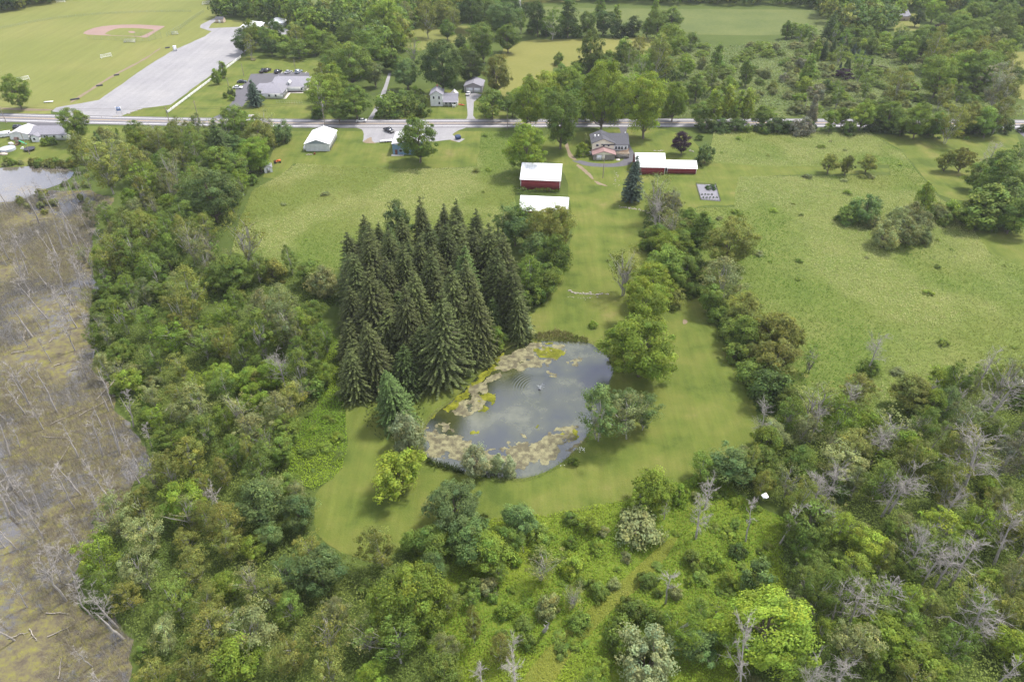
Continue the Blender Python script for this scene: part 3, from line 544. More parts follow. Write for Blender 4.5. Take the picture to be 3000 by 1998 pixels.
pavilion('closed park building with white hipped roof beyond the pavilion', (-155.5, 480, 0), 0, 9, 9, 2.8, 5.2, W_white)
t = thing('park_shed', 'small tan shed with dark roof at the end of the gravel lot', 'shed', (-194.6, 493, 0)); put(t, 'wall', gwall(MB(), 0, 5.2, 0, 4, 2.2, 3.3, 'x'), W_tan); put(t, 'roof', groof(MB(), 0, 5.2, 0, 4, 2.2, 3.3, 'x', .2, .1), R_slate); slab(t, 'door', M_trim, (2, 3.2, -.05, .02, 0, 1.9))
b = MB(); b.tube([(0, 0, 0), (0, 0, 2.6), (0, 0, 3.4), (0, 0, 3.7)], [1.6, 1.6, 1.1, .05], 12); o = link('storage_tank', b.mesh('storage_tank', M_trim, True, False), None, at(767, 82)); tag(o, 'small white domed tank beside the pavilion', 'tank')
t = thing('far_house', 'far house with pale grey roof among purple trees', 'house', (240, 497, 0), .1); put(t, 'wall', gwall(MB(), 0, 24, 0, 11, 2.8, 5.4, 'x'), W_tan); put(t, 'roof', groof(MB(), 0, 24, 0, 11, 2.8, 5.4, 'x', .5), R_grey); window(t, 0, 5, 1, 1.2, 1.2, 'F'); window(t, 0, 12, 1, 1.2, 1.2, 'F')
t = thing('garden_shed', 'leaning white garden shed at the wood edge', 'shed', (*at(776, 508)[:2], 0), .35); put(t, 'wall', gwall(MB(), 0, 3, 0, 4, 2, 2.8, 'y'), W_white); put(t, 'roof', groof(MB(), 0, 3, 0, 4, 2, 2.8, 'y', .2, .08), R_grey); slab(t, 'door', M_steel, (.9, 2.1, -.05, .02, 0, 1.8))

# ------------------------------------------------------------------ vehicles
M_tyre = mat('tyre', (.02, .02, .02), .9); M_rim = mat('wheel_rim', (.45, .45, .47), .3, .8); M_lampw = mat('headlight', (.8, .8, .8), .2); M_lampr = mat('tail_light', (.4, .02, .02), .3)
def vehicle(label, X, Y, rz, col, kind='sedan', cat='car', z=.09):
    t = thing({'sedan': 'car', 'suv': 'suv', 'pickup': 'pickup_truck', 'van': 'van'}[kind], label, cat, (X, Y, z), rz)
    pm = mat('car_paint', col, .3, spec=.6); L_, W_ = {'sedan': (4.7, 1.82), 'suv': (4.8, 1.9), 'pickup': (5.7, 2.0), 'van': (5.6, 2.1)}[kind]; a = L_ / 2; hw = W_ / 2
    prof_ = {'sedan': [(-a, .35), (-a, .75), (-a + .15, .92), (-1.5, .98), (.95, .96), (a - .25, .78), (a, .6), (a, .35)], 'suv': [(-a, .4), (-a, .95), (-a + .1, 1.05), (.9, 1.05), (a - .2, .95), (a, .75), (a, .4)],
             'pickup': [(-a, .5), (-a, 1.05), (-.6, 1.08), (1.3, 1.1), (a - .2, 1.02), (a, .85), (a, .5)], 'van': [(-a, .4), (-a, 1.2), (1.6, 1.2), (a - .1, 1.0), (a, .4)]}[kind]
    b = MB(); b.prism([(x, -hw, z_) for x, z_ in prof_], (0, W_, 0)); put(t, 'body', b, pm)
    x0, x1, x2, x3, zt, zb = {'sedan': (-1.85, -1.0, .35, 1.15, 1.42, .95), 'suv': (-2.3, -2.0, .25, 1.05, 1.72, 1.03), 'pickup': (-.75, -.6, .75, 1.4, 1.82, 1.08), 'van': (-2.75, -2.7, 1.3, 1.95, 2.2, 1.18)}[kind]
    i = .2; V = [(x0, -hw + .06, zb), (x3, -hw + .06, zb), (x3, hw - .06, zb), (x0, hw - .06, zb), (x1, -hw + i, zt), (x2, -hw + i, zt), (x2, hw - i, zt), (x1, hw - i, zt)]
    put(t, 'windows', MB().add(V, [(0, 1, 5, 4), (1, 2, 6, 5), (2, 3, 7, 6), (3, 0, 4, 7), (4, 5, 6, 7)]), M_glass)
    put(t, 'roof_panel', MB().box(x1 - .02, x2 + .02, -hw + i - .03, hw - i + .03, zt - .02, zt + .05), pm)
    if kind == 'pickup': put(t, 'bed', MB().box(-a + .1, -.85, -hw + .15, hw - .15, 1.06, 1.1), M_black)
    if kind == 'van': put(t, 'side_panel', MB().box(-2.7, .5, -hw + .03, hw - .03, 1.15, 2.12), pm)
    for sx in (-1, 1):
        for sy in (-1, 1):
            b = MB(); cx, cy_ = sx * a * .62, sy * (hw - .1); b.tube([(cx, cy_ - .11, .34), (cx, cy_ + .11, .34)], .34, 12, cap=True); o = put(t, 'wheel', b, M_tyre)
            b = MB(); b.tube([(cx, cy_ - .125, .34), (cx, cy_ + .125, .34)], .2, 10, cap=True); put(o, 'rim', b, M_rim)
    for sy in (-1, 1): put(t, 'headlight', MB().box(a - .06, a + .015, sy * hw * .72 - .18, sy * hw * .72 + .18, .6, .74), M_lampw); put(t, 'tail_light', MB().box(-a - .015, -a + .06, sy * hw * .78 - .12, sy * hw * .78 + .12, .65, .85), M_lampr)
    return t
def va(x, y): p = at(x, y); return p.x, p.y
vehicle('white hatchback driving along the highway', *va(1059, 358), math.pi, (.78, .78, .78)); vehicle('black pickup truck parked on the apron by the blue building', *va(1140, 387), -.75, (.015, .015, .018), 'pickup', 'pickup')
kx = lambda x, y: va(640 + x * 320 / 2355, 190 + y * 320 / 2355)
for lab, x, y, rz, c, k in [('black pickup truck parked at the clinic, first of its row', 975, 165, 1.3, (.02, .02, .02), 'pickup'), ('black car parked beside another black vehicle behind the clinic', 1065, 150, 1.3, (.025, .025, .03), 'suv'), ('black SUV parked alone behind the clinic roof', 1290, 180, 1.2, (.015, .015, .02), 'suv'), ('silver hatchback parked in the clinic lot', 1510, 185, 1.1, (.45, .46, .5), 'sedan'), ('pale blue-grey car parked in the last clinic bay', 1735, 180, 1.15, (.35, .4, .48), 'suv'), ('dark car parked behind the blue spruce', 510, 395, .15, (.03, .04, .05), 'sedan'), ('white coupe parked beside the blue spruce', 420, 520, .02, (.8, .8, .8), 'sedan')]:
    vehicle(lab, *kx(x, y), rz, c, k)
vehicle('white car parked in front of the double garage', *va(1372, 278), 1.45, (.75, .75, .76), 'sedan'); vehicle('white van parked beside the ranch house garage', *va(25, 401), .45, (.75, .76, .78), 'van', 'van'); vehicle('dark car parked behind the ranch house garage', *va(58, 378), .3, (.02, .022, .03), 'suv')

# ------------------------------------------------------------------ plants: prototypes
def prof(kind, u):
    if kind == 'round': return np.clip(1 - (2 * u - .9) ** 2 / 1.21, 0, 1) ** .6
    if kind == 'egg': return np.clip(np.sin(math.pi * np.clip(u, 0, 1) ** .75), 0, 1) ** .75
    if kind == 'vase': return np.where(u < .7, .45 + .55 * u / .7, np.sqrt(np.clip(1 - ((u - .7) / .32) ** 2, 0, 1)))
    if kind == 'col': return np.where(u < .15, .6 + .4 * u / .15, np.clip(1 - ((u - .15) / .87) ** 3, 0, 1))
    if kind == 'mound': return np.sqrt(np.clip(1 - (u * .97) ** 2, 0, 1))
    if kind == 'cone': return np.clip(1 - u, 0, 1) * .9 + .1
    return np.ones_like(u)
def crown(rng, w, h, z0, n, m, ls, kind='round', rc=.14, flat=.75, inner=.3, up=.35, cvar=.2, lvar=.28, asym=.16, hemi=.35):
    """clumps of leaf-sized faces spread through the crown's volume; returns builder and clump centres"""
    u = rng.random(n * 8); r = prof(kind, u); k = rng.random(len(u)) < r / r.max() * .9 + .1; u = u[k][:n]; r = r[k][:n]; n = len(u)
    a = rng.random(n) * 6.283; ph = rng.random(4) * 6.283
    lob = 1 + 1.6 * asym * (np.sin(2 * a + ph[0]) * .5 + np.sin(3 * a + ph[1] + 5 * u) * .6 + np.sin(5 * a + ph[2] - 7 * u) * .5) + rng.normal(0, .1, n)
    rad = r * lob * w / 2 * (1 - rc * .6) * np.sqrt(inner + (1 - inner) * rng.random(n))
    c = np.stack([np.cos(a) * rad, np.sin(a) * rad, z0 + u * (h - z0) * (.93 + .1 * rng.random(n))], 1)
    axis = np.array([0, 0, z0 + (h - z0) * .4]); R = w * rc * (.5 + 1.0 * rng.random(n) ** 1.5)
    ci = np.repeat(np.arange(n), m); N = len(ci)
    d = rng.normal(size=(N, 3)); d /= np.linalg.norm(d, axis=1)[:, None]; flip = (d[:, 2] < 0) & (rng.random(N) > hemi); d[flip, 2] *= -1
    p = c[ci] + d * (R[ci] * (.5 + .55 * rng.random(N)))[:, None] * np.array([1, 1, flat])
    out = p - axis; out /= np.linalg.norm(out, axis=1)[:, None] + 1e-9
    nn = d * .9 + out * .4 + rng.normal(0, .45, (N, 3)) + np.array([0, 0, up])
    cc = (1 + cvar * rng.normal(size=n))[ci] * (1 + lvar * (rng.random(N) - .5) * 2)
    hue = (rng.normal(size=n) * .06)[ci] + rng.normal(0, .05, N)
    col = np.clip(np.stack([cc * (1 + hue), cc, cc * (1 - hue)], 1), .15, 3)
    b = MB(); b.leaves(p, nn, ls * (.65 + .7 * rng.random(N)), rng, col)
    return b, c
def wander(rng, p0, p1, k, amp):
    p0 = np.asarray(p0, float); p1 = np.asarray(p1, float); t = np.linspace(0, 1, k)[:, None]
    q = p0 + (p1 - p0) * t + rng.normal(0, amp, (k, 3)) * np.sin(t * math.pi); q[0] = p0; q[-1] = p1
    return q
def trunk(rng, h, top, r, cs, nl, lr=.35, stems=1, spread=0.):
    b = MB()
    for s in range(stems):
        a = rng.random() * 6.28; e = np.array([math.cos(a) * spread, math.sin(a) * spread, top * (1 - .15 * rng.random() * (stems > 1))])
        p = wander(rng, (math.cos(a) * r * (stems > 1) * 1.2, math.sin(a) * r * (stems > 1) * 1.2, -.3), e, 7, h * .012)
        b.tube(p, np.linspace(r * (1 if stems == 1 else .7), r * .25, 7), 6)
        for c in cs[rng.permutation(len(cs))[:nl // stems]]:
            i = min(5, max(1, int(6 * np.clip(c[2] / top - .25 - .2 * rng.random(), .15, .85))))
            q = wander(rng, p[i], c, 4, h * .02); b.tube(q, np.linspace(r * lr, r * .06, 4), 4)
    return b
PROTO = {}
def proto(code, w, h, fol, tr, mats=(LEAF, BARK)):
    PROTO.setdefault(code, []).append((w, h, fol.mesh('crown', mats[0]), tr.mesh('trunk', mats[1], True, False) if tr else None))
R_ = np.random.default_rng
for s in range(7):
    r = R_(100 + s); b, c = crown(r, 7, 8.5, 1.6, 80, 143, 0.150, ['round', 'egg', 'round', 'egg', 'vase'][s % 5], .15); proto('M', 7, 8.5, b, trunk(r, 8.5, 6.4, .2, c, 16))
for s in range(4):
    r = R_(120 + s); b, c = crown(r, 14, 17, 3, 150, 181, 0.201, ['egg', 'round', 'egg', 'vase'][s], .115); proto('M', 14, 17, b, trunk(r, 17, 12.5, .42, c, 26))
for s in range(7):
    r = R_(140 + s); b, c = crown(r, 5.5, 9.5, 1.8, 74, 82, 0.106, ['egg', 'vase', 'egg', 'round', 'egg'][s % 5], .13, .9, .25, .2, .2, .3, .22, .5); proto('L', 5.5, 9.5, b, trunk(r, 9.5, 8.4, .13, c, 26, .4, 1 + s % 2, .9 * (s % 2)), (LEAF, BARKP))
for s in range(3):
    r = R_(160 + s); b, c = crown(r, 6, 9, 2, 46, 35, 0.117, 'vase', .13, .9, .15, .2, .2, .3, .25, .5); proto('H', 6, 9, b, trunk(r, 9, 7.6, .16, c, 46, .4, 2, 1.1), (LEAF, DEADW))
for s in range(3):
    r = R_(170 + s); b, c = crown(r, 6, 5.6, 1.3, 64, 89, 0.148, 'round', .15, .7, .25, .3, .2, .3, .22); proto('A', 6, 5.6, b, trunk(r, 5.6, 3.6, .2, c, 16, .5))
for s in range(3):
    r = R_(180 + s); b, c = crown(r, 3.6, 9.5, .9, 84, 64, 0.156, 'col', .17, 1.1, .3, .2); proto('P', 3.6, 9.5, b, trunk(r, 9.5, 8.5, .14, c, 16))
for s in range(4):
    r = R_(190 + s); b, c = crown(r, 4, 3, .15, 46, 80, 0.133, 'mound', .17, .8, .35, .35); proto('B', 4, 3, b, trunk(r, 3, 2.2, .07, c, 14, .7, 3, .6))
for s in range(3):
    r = R_(200 + s); b, c = crown(r, 5, 5.2, .2, 90, 102, 0.109, ['mound', 'egg', 'round'][s], .13, 1.15, .35, .3, .15, .25, .14); proto('W', 5, 5.2, b, trunk(r, 5.2, 4, .09, c, 18, .7, 3, .8))
for s in range(3):
    r = R_(210 + s); b, c = crown(r, 6, 2.6, .3, 60, 64, 0.156, 'mound', .12, .38, .4, .9, .16, .25, .2, .15); proto('U', 6, 2.6, b, trunk(r, 2.6, 1.8, .06, c, 16, .7, 3, 1.2))
for s in range(2):
    r = R_(220 + s); b, c = crown(r, 5, 10, .1, 110, 96, 0.164, 'cone' if s else 'col', .15, 1.2, .45, .2, .15); proto('V', 5, 10, b, trunk(r, 10, 8, .16, c, 8))
for s in range(2):
    r = R_(226 + s); b, c = crown(r, 3, 6, .1, 70, 80, 0.101, 'cone', .17, 1.3, .4, .3, .12); proto('C', 3, 6, b, trunk(r, 6, 5, .1, c, 6))
# spruce: whorls of drooping branches, each with side sprays
def spruce(rng, w, h, droop=.35, z0=1.2, whorls=24, per=9):
    b = MB(); t = MB(); t.tube(wander(rng, (0, 0, -.3), (0, 0, h * .985), 8, .04), np.linspace(.26, .02, 8), 6)
    P = []; Nn = []; S = []; C = []
    for i in range(whorls):
        u = (i + rng.random() * .6) / whorls; z = z0 + (h - z0) * u ** .92; L = w / 2 * (1 - u) ** .82 * (.82 + .3 * rng.random()) + .12
        for j in range(per if u < .8 else 5):
            a = 6.283 * (j + rng.random() * .8) / per + i * 1.7; l = L * (.7 + .4 * rng.random()); k = max(3, int(l / .34) + 2)
            s = np.linspace(.1, 1, k); dirx, diry = math.cos(a), math.sin(a); dr = droop * (1 - u * .9)
            zz = z + l * (.12 * s - dr * s ** 1.6 + .18 * dr * s ** 4); q = np.stack([dirx * l * s, diry * l * s, zz], 1)
            if l > 2.2: t.tube(q[[0, k // 2, -1]], [.04, .025, .008], 3)
            tone = .75 + .5 * rng.random()
            for side in (-1, 1, 0, -.5, .5):
                off = .3 * (1.1 - s) * side * (.6 + .6 * rng.random(k)) + rng.normal(0, .05, k)
                pp = q + np.stack([-diry * off, dirx * off, -.12 * abs(side) - .1 * rng.random(k) * (1 + droop * 2)], 1)
                nn = np.array([dirx * .5 - diry * side * .5, diry * .5 + dirx * side * .5, .85])[None] + rng.normal(0, .3, (k, 3))
                P.append(pp); Nn.append(nn); S.append((.17 + .11 * (1 - u)) * (.7 + .6 * rng.random(k)))
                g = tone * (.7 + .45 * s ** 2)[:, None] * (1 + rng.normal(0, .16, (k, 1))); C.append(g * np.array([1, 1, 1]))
    b.leaves(np.concatenate(P), np.concatenate(Nn), np.concatenate(S), rng, np.clip(np.concatenate(C), .2, 2), .5)
    return b, t
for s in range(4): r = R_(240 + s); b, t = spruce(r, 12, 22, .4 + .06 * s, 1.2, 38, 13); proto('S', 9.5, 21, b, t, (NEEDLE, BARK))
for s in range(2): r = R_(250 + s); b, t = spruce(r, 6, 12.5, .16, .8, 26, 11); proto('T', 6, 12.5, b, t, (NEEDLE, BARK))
# dead trees
def dead(rng, h, r0, spread=.9, n1=15, n2=6, n3=4, lean=.06, bare=.35):
    b = MB(); top = np.array([rng.normal(0, lean * h), rng.normal(0, lean * h), h]); p = wander(rng, (0, 0, -.4), top, 8, h * .006); b.tube(p, np.linspace(r0, .02, 8), 6)
    for i in range(n1):
        u = bare + (1 - bare) * rng.random() ** .9; j = min(6, int(u * 7)); q0 = p[j] + (p[j + 1] - p[j]) * (u * 7 - j)
        a = rng.random() * 6.283; l = h * (.1 + .26 * (1 - u * .75) * rng.random() + .05) * spread; el = .5 + .5 * rng.random()
        d = np.array([math.cos(a) * math.cos(el), math.sin(a) * math.cos(el), math.sin(el)]); q = wander(rng, q0, q0 + d * l, 4, l * .07); b.tube(q, np.linspace(r0 * .34 * (1.1 - u), .012, 4), 4)
        for _ in range(n2):
            v = rng.random(); k = min(2, int(v * 3)); s0 = q[k] + (q[k + 1] - q[k]) * (v * 3 - k); d2 = d + rng.normal(0, .55, 3); d2 /= np.linalg.norm(d2); l2 = l * (.25 + .35 * rng.random()); e = s0 + d2 * l2
            b.tube(np.array([s0, (s0 + e) / 2 + rng.normal(0, l2 * .06, 3), e]), [.022, .014, .008], 3)
            for _ in range(n3):
                v2 = rng.random(); s1 = s0 + (e - s0) * v2; d3 = d2 + rng.normal(0, .6, 3); d3 /= np.linalg.norm(d3); b.tube(np.array([s1, s1 + d3 * l2 * (.25 + .4 * rng.random())]), [.013, .006], 3)
    return b
for s in range(5): PROTO.setdefault('D', []).append((5, 10, None, dead(R_(260 + s), 10, .23, 1.0, 18, 7, 5).mesh('trunk', DEADW, True, False)))
for s in range(5): PROTO.setdefault('K', []).append((2.2, 9, None, dead(R_(270 + s), 9, .14, .6, 11, 6, 4, .07, .4).mesh('trunk', DEADW, True, False)))
for s in range(3): PROTO.setdefault('N', []).append((1.2, 7, None, dead(R_(280 + s), 7, .19, .25, 3, 2, 0, .05, .5).mesh('trunk', DEADW, True, False)))

AR = dict(M=1.2, L=1.65, H=1.5, A=.93, P=2.6, B=.75, W=1.0, U=.42, V=1.7, C=1.7, S=2.05, T=2.0, D=1.9, K=3.6, N=5.)
ZC = dict(M=.56, L=.6, H=.6, A=.6, P=.52, B=.45, W=.48, U=.5, V=.48, C=.45, S=.45, T=.45, D=.6, K=.55, N=.5)
TINT = dict(g=(.14, .2, .038), b=(.18, .25, .034), y=(.215, .28, .036), u=(.125, .188, .06), d=(.075, .114, .03), e=(.205, .23, .09), p=(.29, .325, .165), o=(.192, .212, .05), r=(.034, .016, .03), s=(.085, .106, .031), t=(.075, .112, .075), k=(.205, .2, .135))
TW = dict(g='green', b='bright green', y='yellow-green', u='blue-green', d='dark green', e='grey-green', p='pale silvery green', o='olive green', r='purple-leaved', s='dark green', t='blue-green', k='grey', _='')
NM = dict(M=('broadleaf_tree', 'tree', 'leafy broadleaf tree'), L=('slender_tree', 'tree', 'slender open-crowned tree'), H=('half_dead_tree', 'tree', 'half-bare grey-branched tree'), A=('orchard_tree', 'tree', 'low round-headed tree'), P=('columnar_tree', 'tree', 'tall narrow tree'),
          B=('shrub', 'shrub', 'rounded shrub'), W=('willow_shrub', 'shrub', 'fine-leaved bushy willow'), U=('sumac_thicket', 'shrub', 'flat-topped sumac clump'), V=('vine_covered_tree', 'tree', 'vine-smothered tree'), C=('conical_shrub', 'shrub', 'cone-shaped bush'), S=('spruce_tree', 'tree', 'tall drooping spruce'),
          T=('young_spruce', 'tree', 'neat conical spruce'), D=('dead_tree', 'dead tree', 'bare grey dead tree'), K=('dead_sapling', 'dead tree', 'thin bare grey dead trunk'), N=('dead_snag', 'dead tree', 'broken grey snag'))
PLACED = []
def subplace(place, X, Y):
    if place == 'in the grove beside the pond':
        q = [(X - 2 * 0 - (-28), 'path')]; d1 = (X + 8) * .77 + (Y - 120) * -.64
        return 'on the mown-path side of the grove' if X < -42 else 'on the meadow side of the grove' if Y > 158 else 'on the pond side of the grove' if d1 > 6 else 'in the heart of the grove beside the pond'
    if place == 'in the long wood between swamp and meadow':
        return 'in the long wood ' + ('behind the metal garage' if Y > 230 else 'beside the flowering meadow' if Y > 170 else 'level with the spruce grove' if Y > 120 else 'level with the pond lawn' if Y > 88 else 'at the outflow end of the swamp')
    if place == 'in the near wood beside the swamp':
        return 'in the near wood ' + ('between swamp and mown path' if Y > 100 else 'at the swamp edge' if X < -45 else 'below the pond lawn')
    if place == 'in the near wood on the far side of the clearing':
        return 'in the near wood ' + ('bordering the open meadow' if Y > 110 else 'beside the weedy clearing' if X < 50 else 'deep beyond the clearing' if Y > 80 else 'lowest beyond the clearing')
    if place == 'standing in the swamp':
        return 'standing in the swamp ' + ('near the marsh pool' if Y > 170 else 'among the duckweed' if Y < 90 else 'among the grey brush')
    return place
def plant(code, X, Y, w, h, place, label=None, rng=RNG, lean=None):
    sh, ti = code[0], (code[1] if len(code) > 1 else '_')
    cand = sorted(PROTO[sh], key=lambda q: abs(q[0] - w)); cand = [q for q in PROTO[sh] if abs(q[0] - cand[0][0]) < .01]
    q = cand[int(rng.integers(len(cand)))]; nm, cat, ph = NM[sh]
    sz = '' if label or sh in 'SBUWQ' or len(place.split()) > 8 else ('small ' if h < 6 else 'tall ' if h > 11 else '')
    place = subplace(place, X, Y); lab = label or (sz + (TW[ti] + ' ' + ph).strip() + ' ' + place).strip()
    if len(lab.split()) > 15 and not label: lab = (TW[ti] + ' ' + ph.replace('slender open-crowned', 'slender').replace('half-bare grey-branched', 'half-bare') + ' ' + place).strip()
    o = thing(nm, lab, cat, (X, Y, 0), float(rng.random() * 6.28), None if label else (ph + 's ' + place))
    an = .1 * rng.normal(); o.scale = (w / q[0] * (1 + an), w / q[0] * (1 - an), h / q[1]); o.rotation_euler = (rng.normal(0, .045), rng.normal(0, .045), o.rotation_euler[2])
    if lean: o.rotation_euler = (lean[0], lean[1], o.rotation_euler[2])
    if q[2]:
        c = link('crown', q[2], o); t = TINT[ti]; j = rng.normal(0, .09) + rng.normal(0, .025, 3); c.color = (*[max(.01, a * (1 + b)) for a, b in zip(t, j)], 1)
    if q[3]: link('trunk', q[3], o)
    PLACED.append((X, Y, w / 2)); return o
def trees(crop, place, spec):
    for e in spec:
        x, y, wd, code = e[:4]; ar = e[4] if len(e) > 4 and e[4] else AR[code[0]]; lab = e[5] if len(e) > 5 else None
        X, Y = px(crop, x, y); wp = wd * CK; z = 0
        for _ in range(3):
            p = at(X, Y, z); wm = wp * mpp(X, Y, z); h = ar * wm; z = (h if code[0] in 'ST' else ZC[code[0]] * h)
        p = at(X, Y, z); plant(code, p.x, p.y, wm, h, place, lab)
def fill(P, place, mix, wr, sep=.72, seed=0, maxn=400, avoid=()):
    rng = R_(seed); A = np.array([(p[0], p[1]) for p in P]); lo, hi = A.min(0), A.max(0); codes = list(mix); pr = np.array([mix[c] for c in codes], float); pr /= pr.sum(); n = 0
    M = int((hi - lo).prod() * .6 / (wr[0] ** 2)) + 200
    XY = lo + (hi - lo) * rng.random((min(M, 9000), 2)); XY = XY[inside(P, XY[:, 0], XY[:, 1])]
    for x, y in XY:
        if n >= maxn: break
        c = codes[int(rng.choice(len(codes), p=pr))]; f = {'B': .6, 'W': .8, 'U': 1.0, 'K': .4, 'D': .8, 'P': .55, 'N': .25}.get(c[0], 1); wd = (wr[0] + (wr[1] - wr[0]) * rng.random() ** 1.3) * f
        Q = np.array(PLACED) if PLACED else np.zeros((0, 3))
        if len(Q) and (np.hypot(Q[:, 0] - x, Q[:, 1] - y) < (Q[:, 2] + wd / 2) * sep).any(): continue
        if any(inside(a, np.array([x]), np.array([y]))[0] for a in avoid): continue
        plant(c, x, y, wd, wd * AR[c[0]] * ((.6 if c[0] == 'S' else .8) + .4 * rng.random()), place, rng=rng); n += 1
    return n

# ------------------------------------------------------------------ plants: the ones one can point to
pl = 'in the grove beside the pond'
trees('c5', pl, [(145, 540, 190, 'Ss'), (235, 610, 150, 'Ss'), (550, 437, 210, 'Ss'), (690, 470, 170, 'Ss'), (785, 452, 190, 'Ss'), (925, 508, 190, 'Ss'), (160, 690, 290, 'Ss'), (400, 745, 270, 'Ss'), (490, 690, 240, 'Ss'), (590, 610, 230, 'Ss'), (700, 600, 250, 'Ss'),
                 (1000, 620, 280, 'Ss'), (1120, 690, 250, 'Ss'), (320, 640, 220, 'Ss'), (180, 925, 320, 'Ss'), (480, 925, 300, 'Ss'), (770, 910, 330, 'Ss'), (860, 850, 300, 'Ss'), (410, 1030, 320, 'Ss'), (660, 1085, 370, 'Ss'), (1060, 780, 300, 'Ss'), (950, 1010, 300, 'Ss'), (80, 800, 260, 'Ss'),
                 (600, 780, 270, 'Ss'), (1180, 880, 270, 'Ss'), (280, 840, 260, 'Ss'), (820, 700, 250, 'Ss'), (1230, 1060, 200, 'Ss')])
trees('c5', 'at the back of the spruce grove', [(385, 610, 210, 'Mu', 1.7)])
trees('d2', pl, [(200, 105, 330, 'Ss', 1.7), (345, 415, 330, 'Sd', 1.45, 'broad young spruce at the front corner of the grove'), (60, 300, 260, 'Ss', 1.6), (520, 130, 300, 'Ss', 1.5), (850, 60, 260, 'Ss', 1.6)])
trees('c5', 'beside the mown strip behind the open red shed', [(1200, 620, 230, 'Mu'), (1330, 640, 220, 'Lo'), (1470, 650, 260, 'Mo', 1.6), (1350, 790, 240, 'Mu'), (1480, 820, 230, 'Mg', 1.5), (1420, 980, 210, 'Mg'), (1330, 1090, 190, 'Bg'), (1520, 580, 140, 'Ly'), (1270, 560, 200, 'Lg'), (1140, 560, 180, 'Lu'), (1310, 930, 190, 'Lg'), (1440, 570, 140, 'Lo'), (1250, 1130, 150, 'Bg')])
trees('c5', 'standing alone', [(2030, 125, 170, 'Tt', 2.1, 'blue-green spruce standing alone on the lawn beside the red barn')])
trees('c2', 'by the farmhouse', [(1520, 810, 300, 'Mg', 1.35, 'huge dark maple on the lawn beside the cream farmhouse'), (1270, 1010, 280, 'Mb', 1.35, 'big green tree between the meadow and the tall red barn'), (530, 945, 265, 'Mg', 1.25, 'round tree in front of the blue building'),
                 (2110, 720, 290, 'My', 1.5, 'yellow-green locust with leaning trunk beside the curved driveway'), (1810, 650, 300, 'My', 1.6, 'yellow-green locust with tall bare trunk behind the farmhouse'), (1665, 1040, 85, 'Bb', 1, 'round bright bush against the farmhouse wall'), (1690, 985, 60, 'Ce')])
trees('c2', 'along the far side of the road', [(1280, 690, 270, 'Mb', 1.35), (2300, 690, 170, 'Mb', 1.6), (1180, 730, 120, 'Mg'), (1410, 690, 150, 'Mb'), (1660, 640, 170, 'Mg'), (1960, 690, 150, 'Md'), (1690, 740, 150, 'Mg'), (1570, 590, 220, 'My'), (1430, 600, 200, 'My'), (2190, 640, 140, 'Mb'), (1880, 740, 140, 'Mg'), (1870, 610, 150, 'My'), (1950, 600, 120, 'Ug')])
trees('c2', 'around the white two-storey house', [(330, 735, 180, 'Bg', .8), (440, 715, 190, 'Bg', .8), (550, 745, 150, 'Bg', .8), (520, 650, 110, 'Bb', .7), (1040, 710, 220, 'Ag', .9), (690, 430, 300, 'Md', 1.25, 'massive dark round tree behind the white two-storey house'), (880, 450, 190, 'Md'), (1060, 500, 190, 'Mo', 1.5), (980, 290, 210, 'Mg'), (90, 690, 215, 'Mg', 1.15), (230, 510, 140, 'Me', 1.2), (450, 500, 180, 'Mu'), (370, 430, 110, 'Mg'), (1150, 700, 130, 'Bg')])
trees('c2', 'in the wood beyond the white house', [(60, 430, 260, 'Mg'), (190, 350, 240, 'Mg'), (330, 250, 210, 'Mb', 1.5), (300, 130, 250, 'Mb'), (440, 100, 120, 'Le'), (590, 110, 150, 'Lo'), (700, 60, 170, 'Mo'), (770, 110, 120, 'Lo', 1.6), (480, 340, 120, 'Hg'), (70, 220, 170, 'Mg'), (820, 290, 90, 'Md'), (730, 200, 110, 'Mg'), (1150, 255, 160, 'Mg'), (200, 270, 90, 'D_'), (850, 380, 130, 'Mb')])
trees('c2', 'in the far hedgerow across the hayfield', [(900, 60, 210, 'Md'), (1050, 90, 150, 'Mg'), (1120, 130, 190, 'Mu'), (1160, 40, 160, 'Md'), (1040, 165, 120, 'Mg'), (1270, 60, 80, 'Md'), (1360, 125, 140, 'Md', 1.6), (1460, 140, 130, 'Lg'), (1570, 125, 120, 'Pd', 2.1), (1240, 140, 90, 'Lg'), (1700, 165, 130, 'Mg'), (1810, 155, 130, 'Md'), (1900, 205, 140, 'Bd'),
                 (2020, 175, 110, 'Md'), (2110, 195, 100, 'Mg'), (2190, 155, 160, 'Mg'), (2290, 125, 140, 'Mg'), (1790, 50, 65, 'Pg'), (1900, 90, 50, 'Pb'), (2160, 70, 60, 'Pb'), (1320, 190, 110, 'Bd'), (1420, 210, 110, 'Bd'), (1520, 220, 100, 'Bd'), (1620, 220, 90, 'Bg'), (1980, 210, 100, 'Bd')])
trees('c2', 'at the edge of the hayfield', [(1720, 340, 170, 'Mg', 1.75, 'tall feathery tree at the edge of the hayfield'), (1950, 350, 120, 'Pg', 1.7), (2050, 310, 110, 'Lo'), (2180, 370, 220, 'Lo'), (2280, 280, 200, 'Mb'), (1850, 420, 130, 'Bg'), (1760, 450, 150, 'Bg'), (1500, 415, 95, 'Bg'), (1520, 510, 130, 'Bg'), (2090, 450, 160, 'Lg'), (2240, 480, 190, 'Bg'), (1840, 490, 100, 'By'), (1650, 470, 120, 'Bg')])
trees('c1', 'on the sports ground', [(95, 625, 175, 'Mg', 1.35, 'lone leaning tree at the edge of the sports field')])
